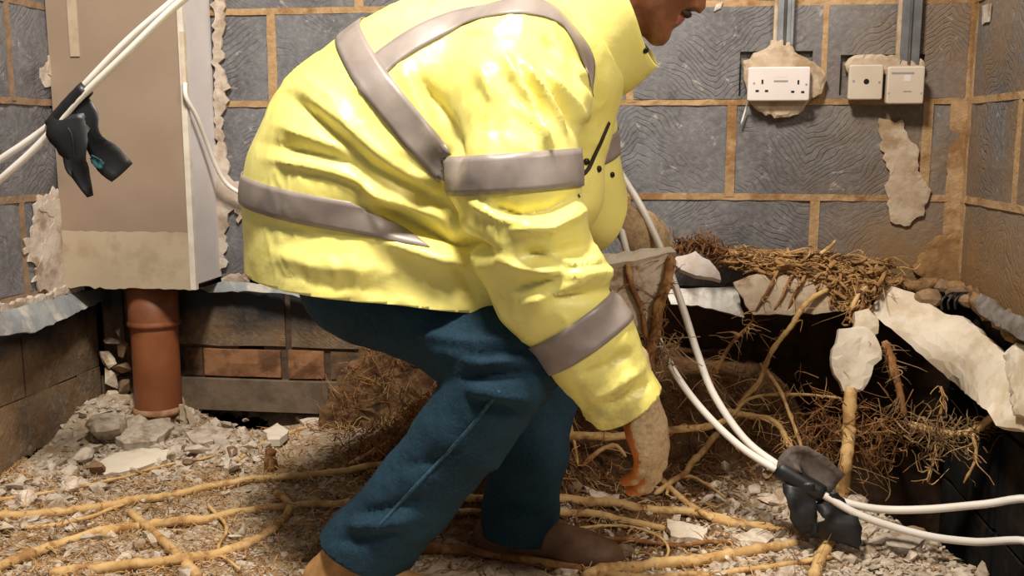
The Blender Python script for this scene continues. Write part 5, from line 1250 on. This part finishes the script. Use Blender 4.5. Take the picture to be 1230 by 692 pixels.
# body with head: one continuous figure under the clothes
hc = P(792, -50, YM+.005); U_ = unit(P(792+57, -50-82, YM)-P(792, -50, YM)); F_ = unit(P(792+82, -50+57, YM)-P(792, -50, YM)); F_ = unit(F_-U_*(F_@U_)); S_ = np.cross(U_, F_)
RH = np.stack([F_, S_, U_])
def Hd(a, b, c): return hc+F_*a+S_*b+U_*c
def head_sdf(p):
    d = ellipsoid(p, Hd(-.012, 0, .035), np.array([.098, .076, .086]), RH)
    d = smin(d, ellipsoid(p, Hd(.030, 0, -.035), np.array([.060, .058, .082]), RH), .03)
    for s in (-1, 1):
        d = smin(d, cone(p, Hd(-.005, s*.052, -.045), Hd(.066, s*.016, -.098), .018, .016), .02)
        d = smin(d, ellipsoid(p, Hd(.062, s*.036, -.022), np.array([.024, .022, .020]), RH), .02)
        d = smin(d, cone(p, Hd(.082, s*.012, .024), Hd(.072, s*.045, .026), .009, .008), .012)
        d = smin(d, ellipsoid(p, Hd(-.012, s*.079, -.008), np.array([.017, .007, .031]), RH), .006)
        d = -smin(-d, ellipsoid(p, Hd(.098, s*.032, .006), np.array([.018, .016, .010]), RH), .008)
        d = smin(d, np.linalg.norm(p-Hd(.074, s*.032, .006), axis=1)-.0125, .004)
        d = smin(d, np.linalg.norm(p-Hd(.094, s*.012, -.034), axis=1)-.0085, .006)
    d = smin(d, cone(p, Hd(.084, 0, .012), Hd(.106, 0, -.028), .008, .0105), .010)
    d = smin(d, cone(p, Hd(.074, 0, -.100), Hd(.076, 0, -.104), .018, .018), .02)
    d = smin(d, ellipsoid(p, Hd(.084, 0, -.058), np.array([.014, .024, .007]), RH), .006)
    d = smin(d, ellipsoid(p, Hd(.083, 0, -.071), np.array([.014, .021, .0075]), RH), .005)
    return d
def body_sdf(p):
    q = p.copy(); q[:, 1] = YM+(p[:, 1]-YM)*.85
    d = chain(q, TP[2:-1], [r*.62 for r in TR[2:-1]], .03)
    d = smin(d, chain(p, [P(655, 78, YM), P(720, 25, YM), Hd(-.035, 0, -.07), Hd(-.02, 0, -.03)], [.075, .060, .058, .058], .03), .03)
    d = smin(d, head_sdf(p), .02)
    d = smin(d, chain(p, AP[:-1]+[w1], [.055, .050, .046, .042, .040, .036, .030, .026], .02), .03)
    d = smin(d, chain(p, FP[:-1]+[w2], [.052, .046, .038, .030, .024], .02), .03)
    d = smin(d, chain(p, LP, [r*.62 for r in LR], .02), .03)
    return smin(d, chain(p, QP, [r*.62 for r in QR], .02), .03)
V, Q = surface_nets(body_sdf, [-.66, 1.38, -.02], [.42, 2.14, 1.30], .0085)
# refine the head separately so that the face is crisp: same surface, denser sampling joined at the neck
body = make('body', V, Q.tolist(), [MAT['skin'], MAT['lip']], man, True)
cc_ = V[Q].mean(1); lipm = np.array([ellipsoid(cc_, Hd(.088, 0, -.064), np.array([.014, .024, .013]), RH)]).ravel() < 0
body.data.polygons.foreach_set('material_index', lipm.astype(int).tolist())
sb = body.modifiers.new('smooth', 'SUBSURF'); sb.levels = sb.render_levels = 1
def hair_sdf(p):
    d = ellipsoid(p, Hd(-.018, 0, .040), np.array([.100, .081, .090]), RH)
    cut = (p-hc)@F_-.052+np.maximum(0, -((p-hc)@U_-.05))*1.1
    return np.maximum(np.maximum(d, cut), -((p-hc)@U_)-.055)
V, Q = surface_nets(hair_sdf, hc-.15, hc+.15, .006); V = V+grad(hair_sdf, V)*(.004*fbm(V, 60, 2))[:, None]
make('hair', V, Q.tolist(), MAT['hair'], body, True)
for s in (-1, 1):
    bm = bmesh.new(); bmesh.ops.create_uvsphere(bm, u_segments=14, v_segments=10, radius=.0118)
    V = np.array([v.co[:] for v in bm.verts])+Hd(.0775, s*.032, .006); fs = [[v.index for v in f.verts] for f in bm.faces]; bm.free()
    o = make('eye', V, fs, [MAT['eye'], MAT['iris']], body, True)
    cen = np.array([V[f].mean(0) for f in fs]); o.data.polygons.foreach_set('material_index', ((cen-Hd(.0775, s*.032, .006))@(F_) > .0102).astype(int).tolist())
v, f = tube_mesh(spline([Hd(.086, -.026, -.052), Hd(.097, 0, -.047), Hd(.086, .026, -.052)], 9), [.002, .004, .005, .0055, .0055, .0055, .005, .004, .002], 8); make('moustache', v, f, MAT['hair'], body, True)
for s in (-1, 1):
    v, f = tube_mesh(spline([Hd(.090, s*.014, .026), Hd(.088, s*.032, .032), Hd(.074, s*.048, .028)], 8), [.003, .004, .004, .004, .004, .0035, .003, .0015], 8); make('eyebrow', v, f, MAT['hair'], body, True)
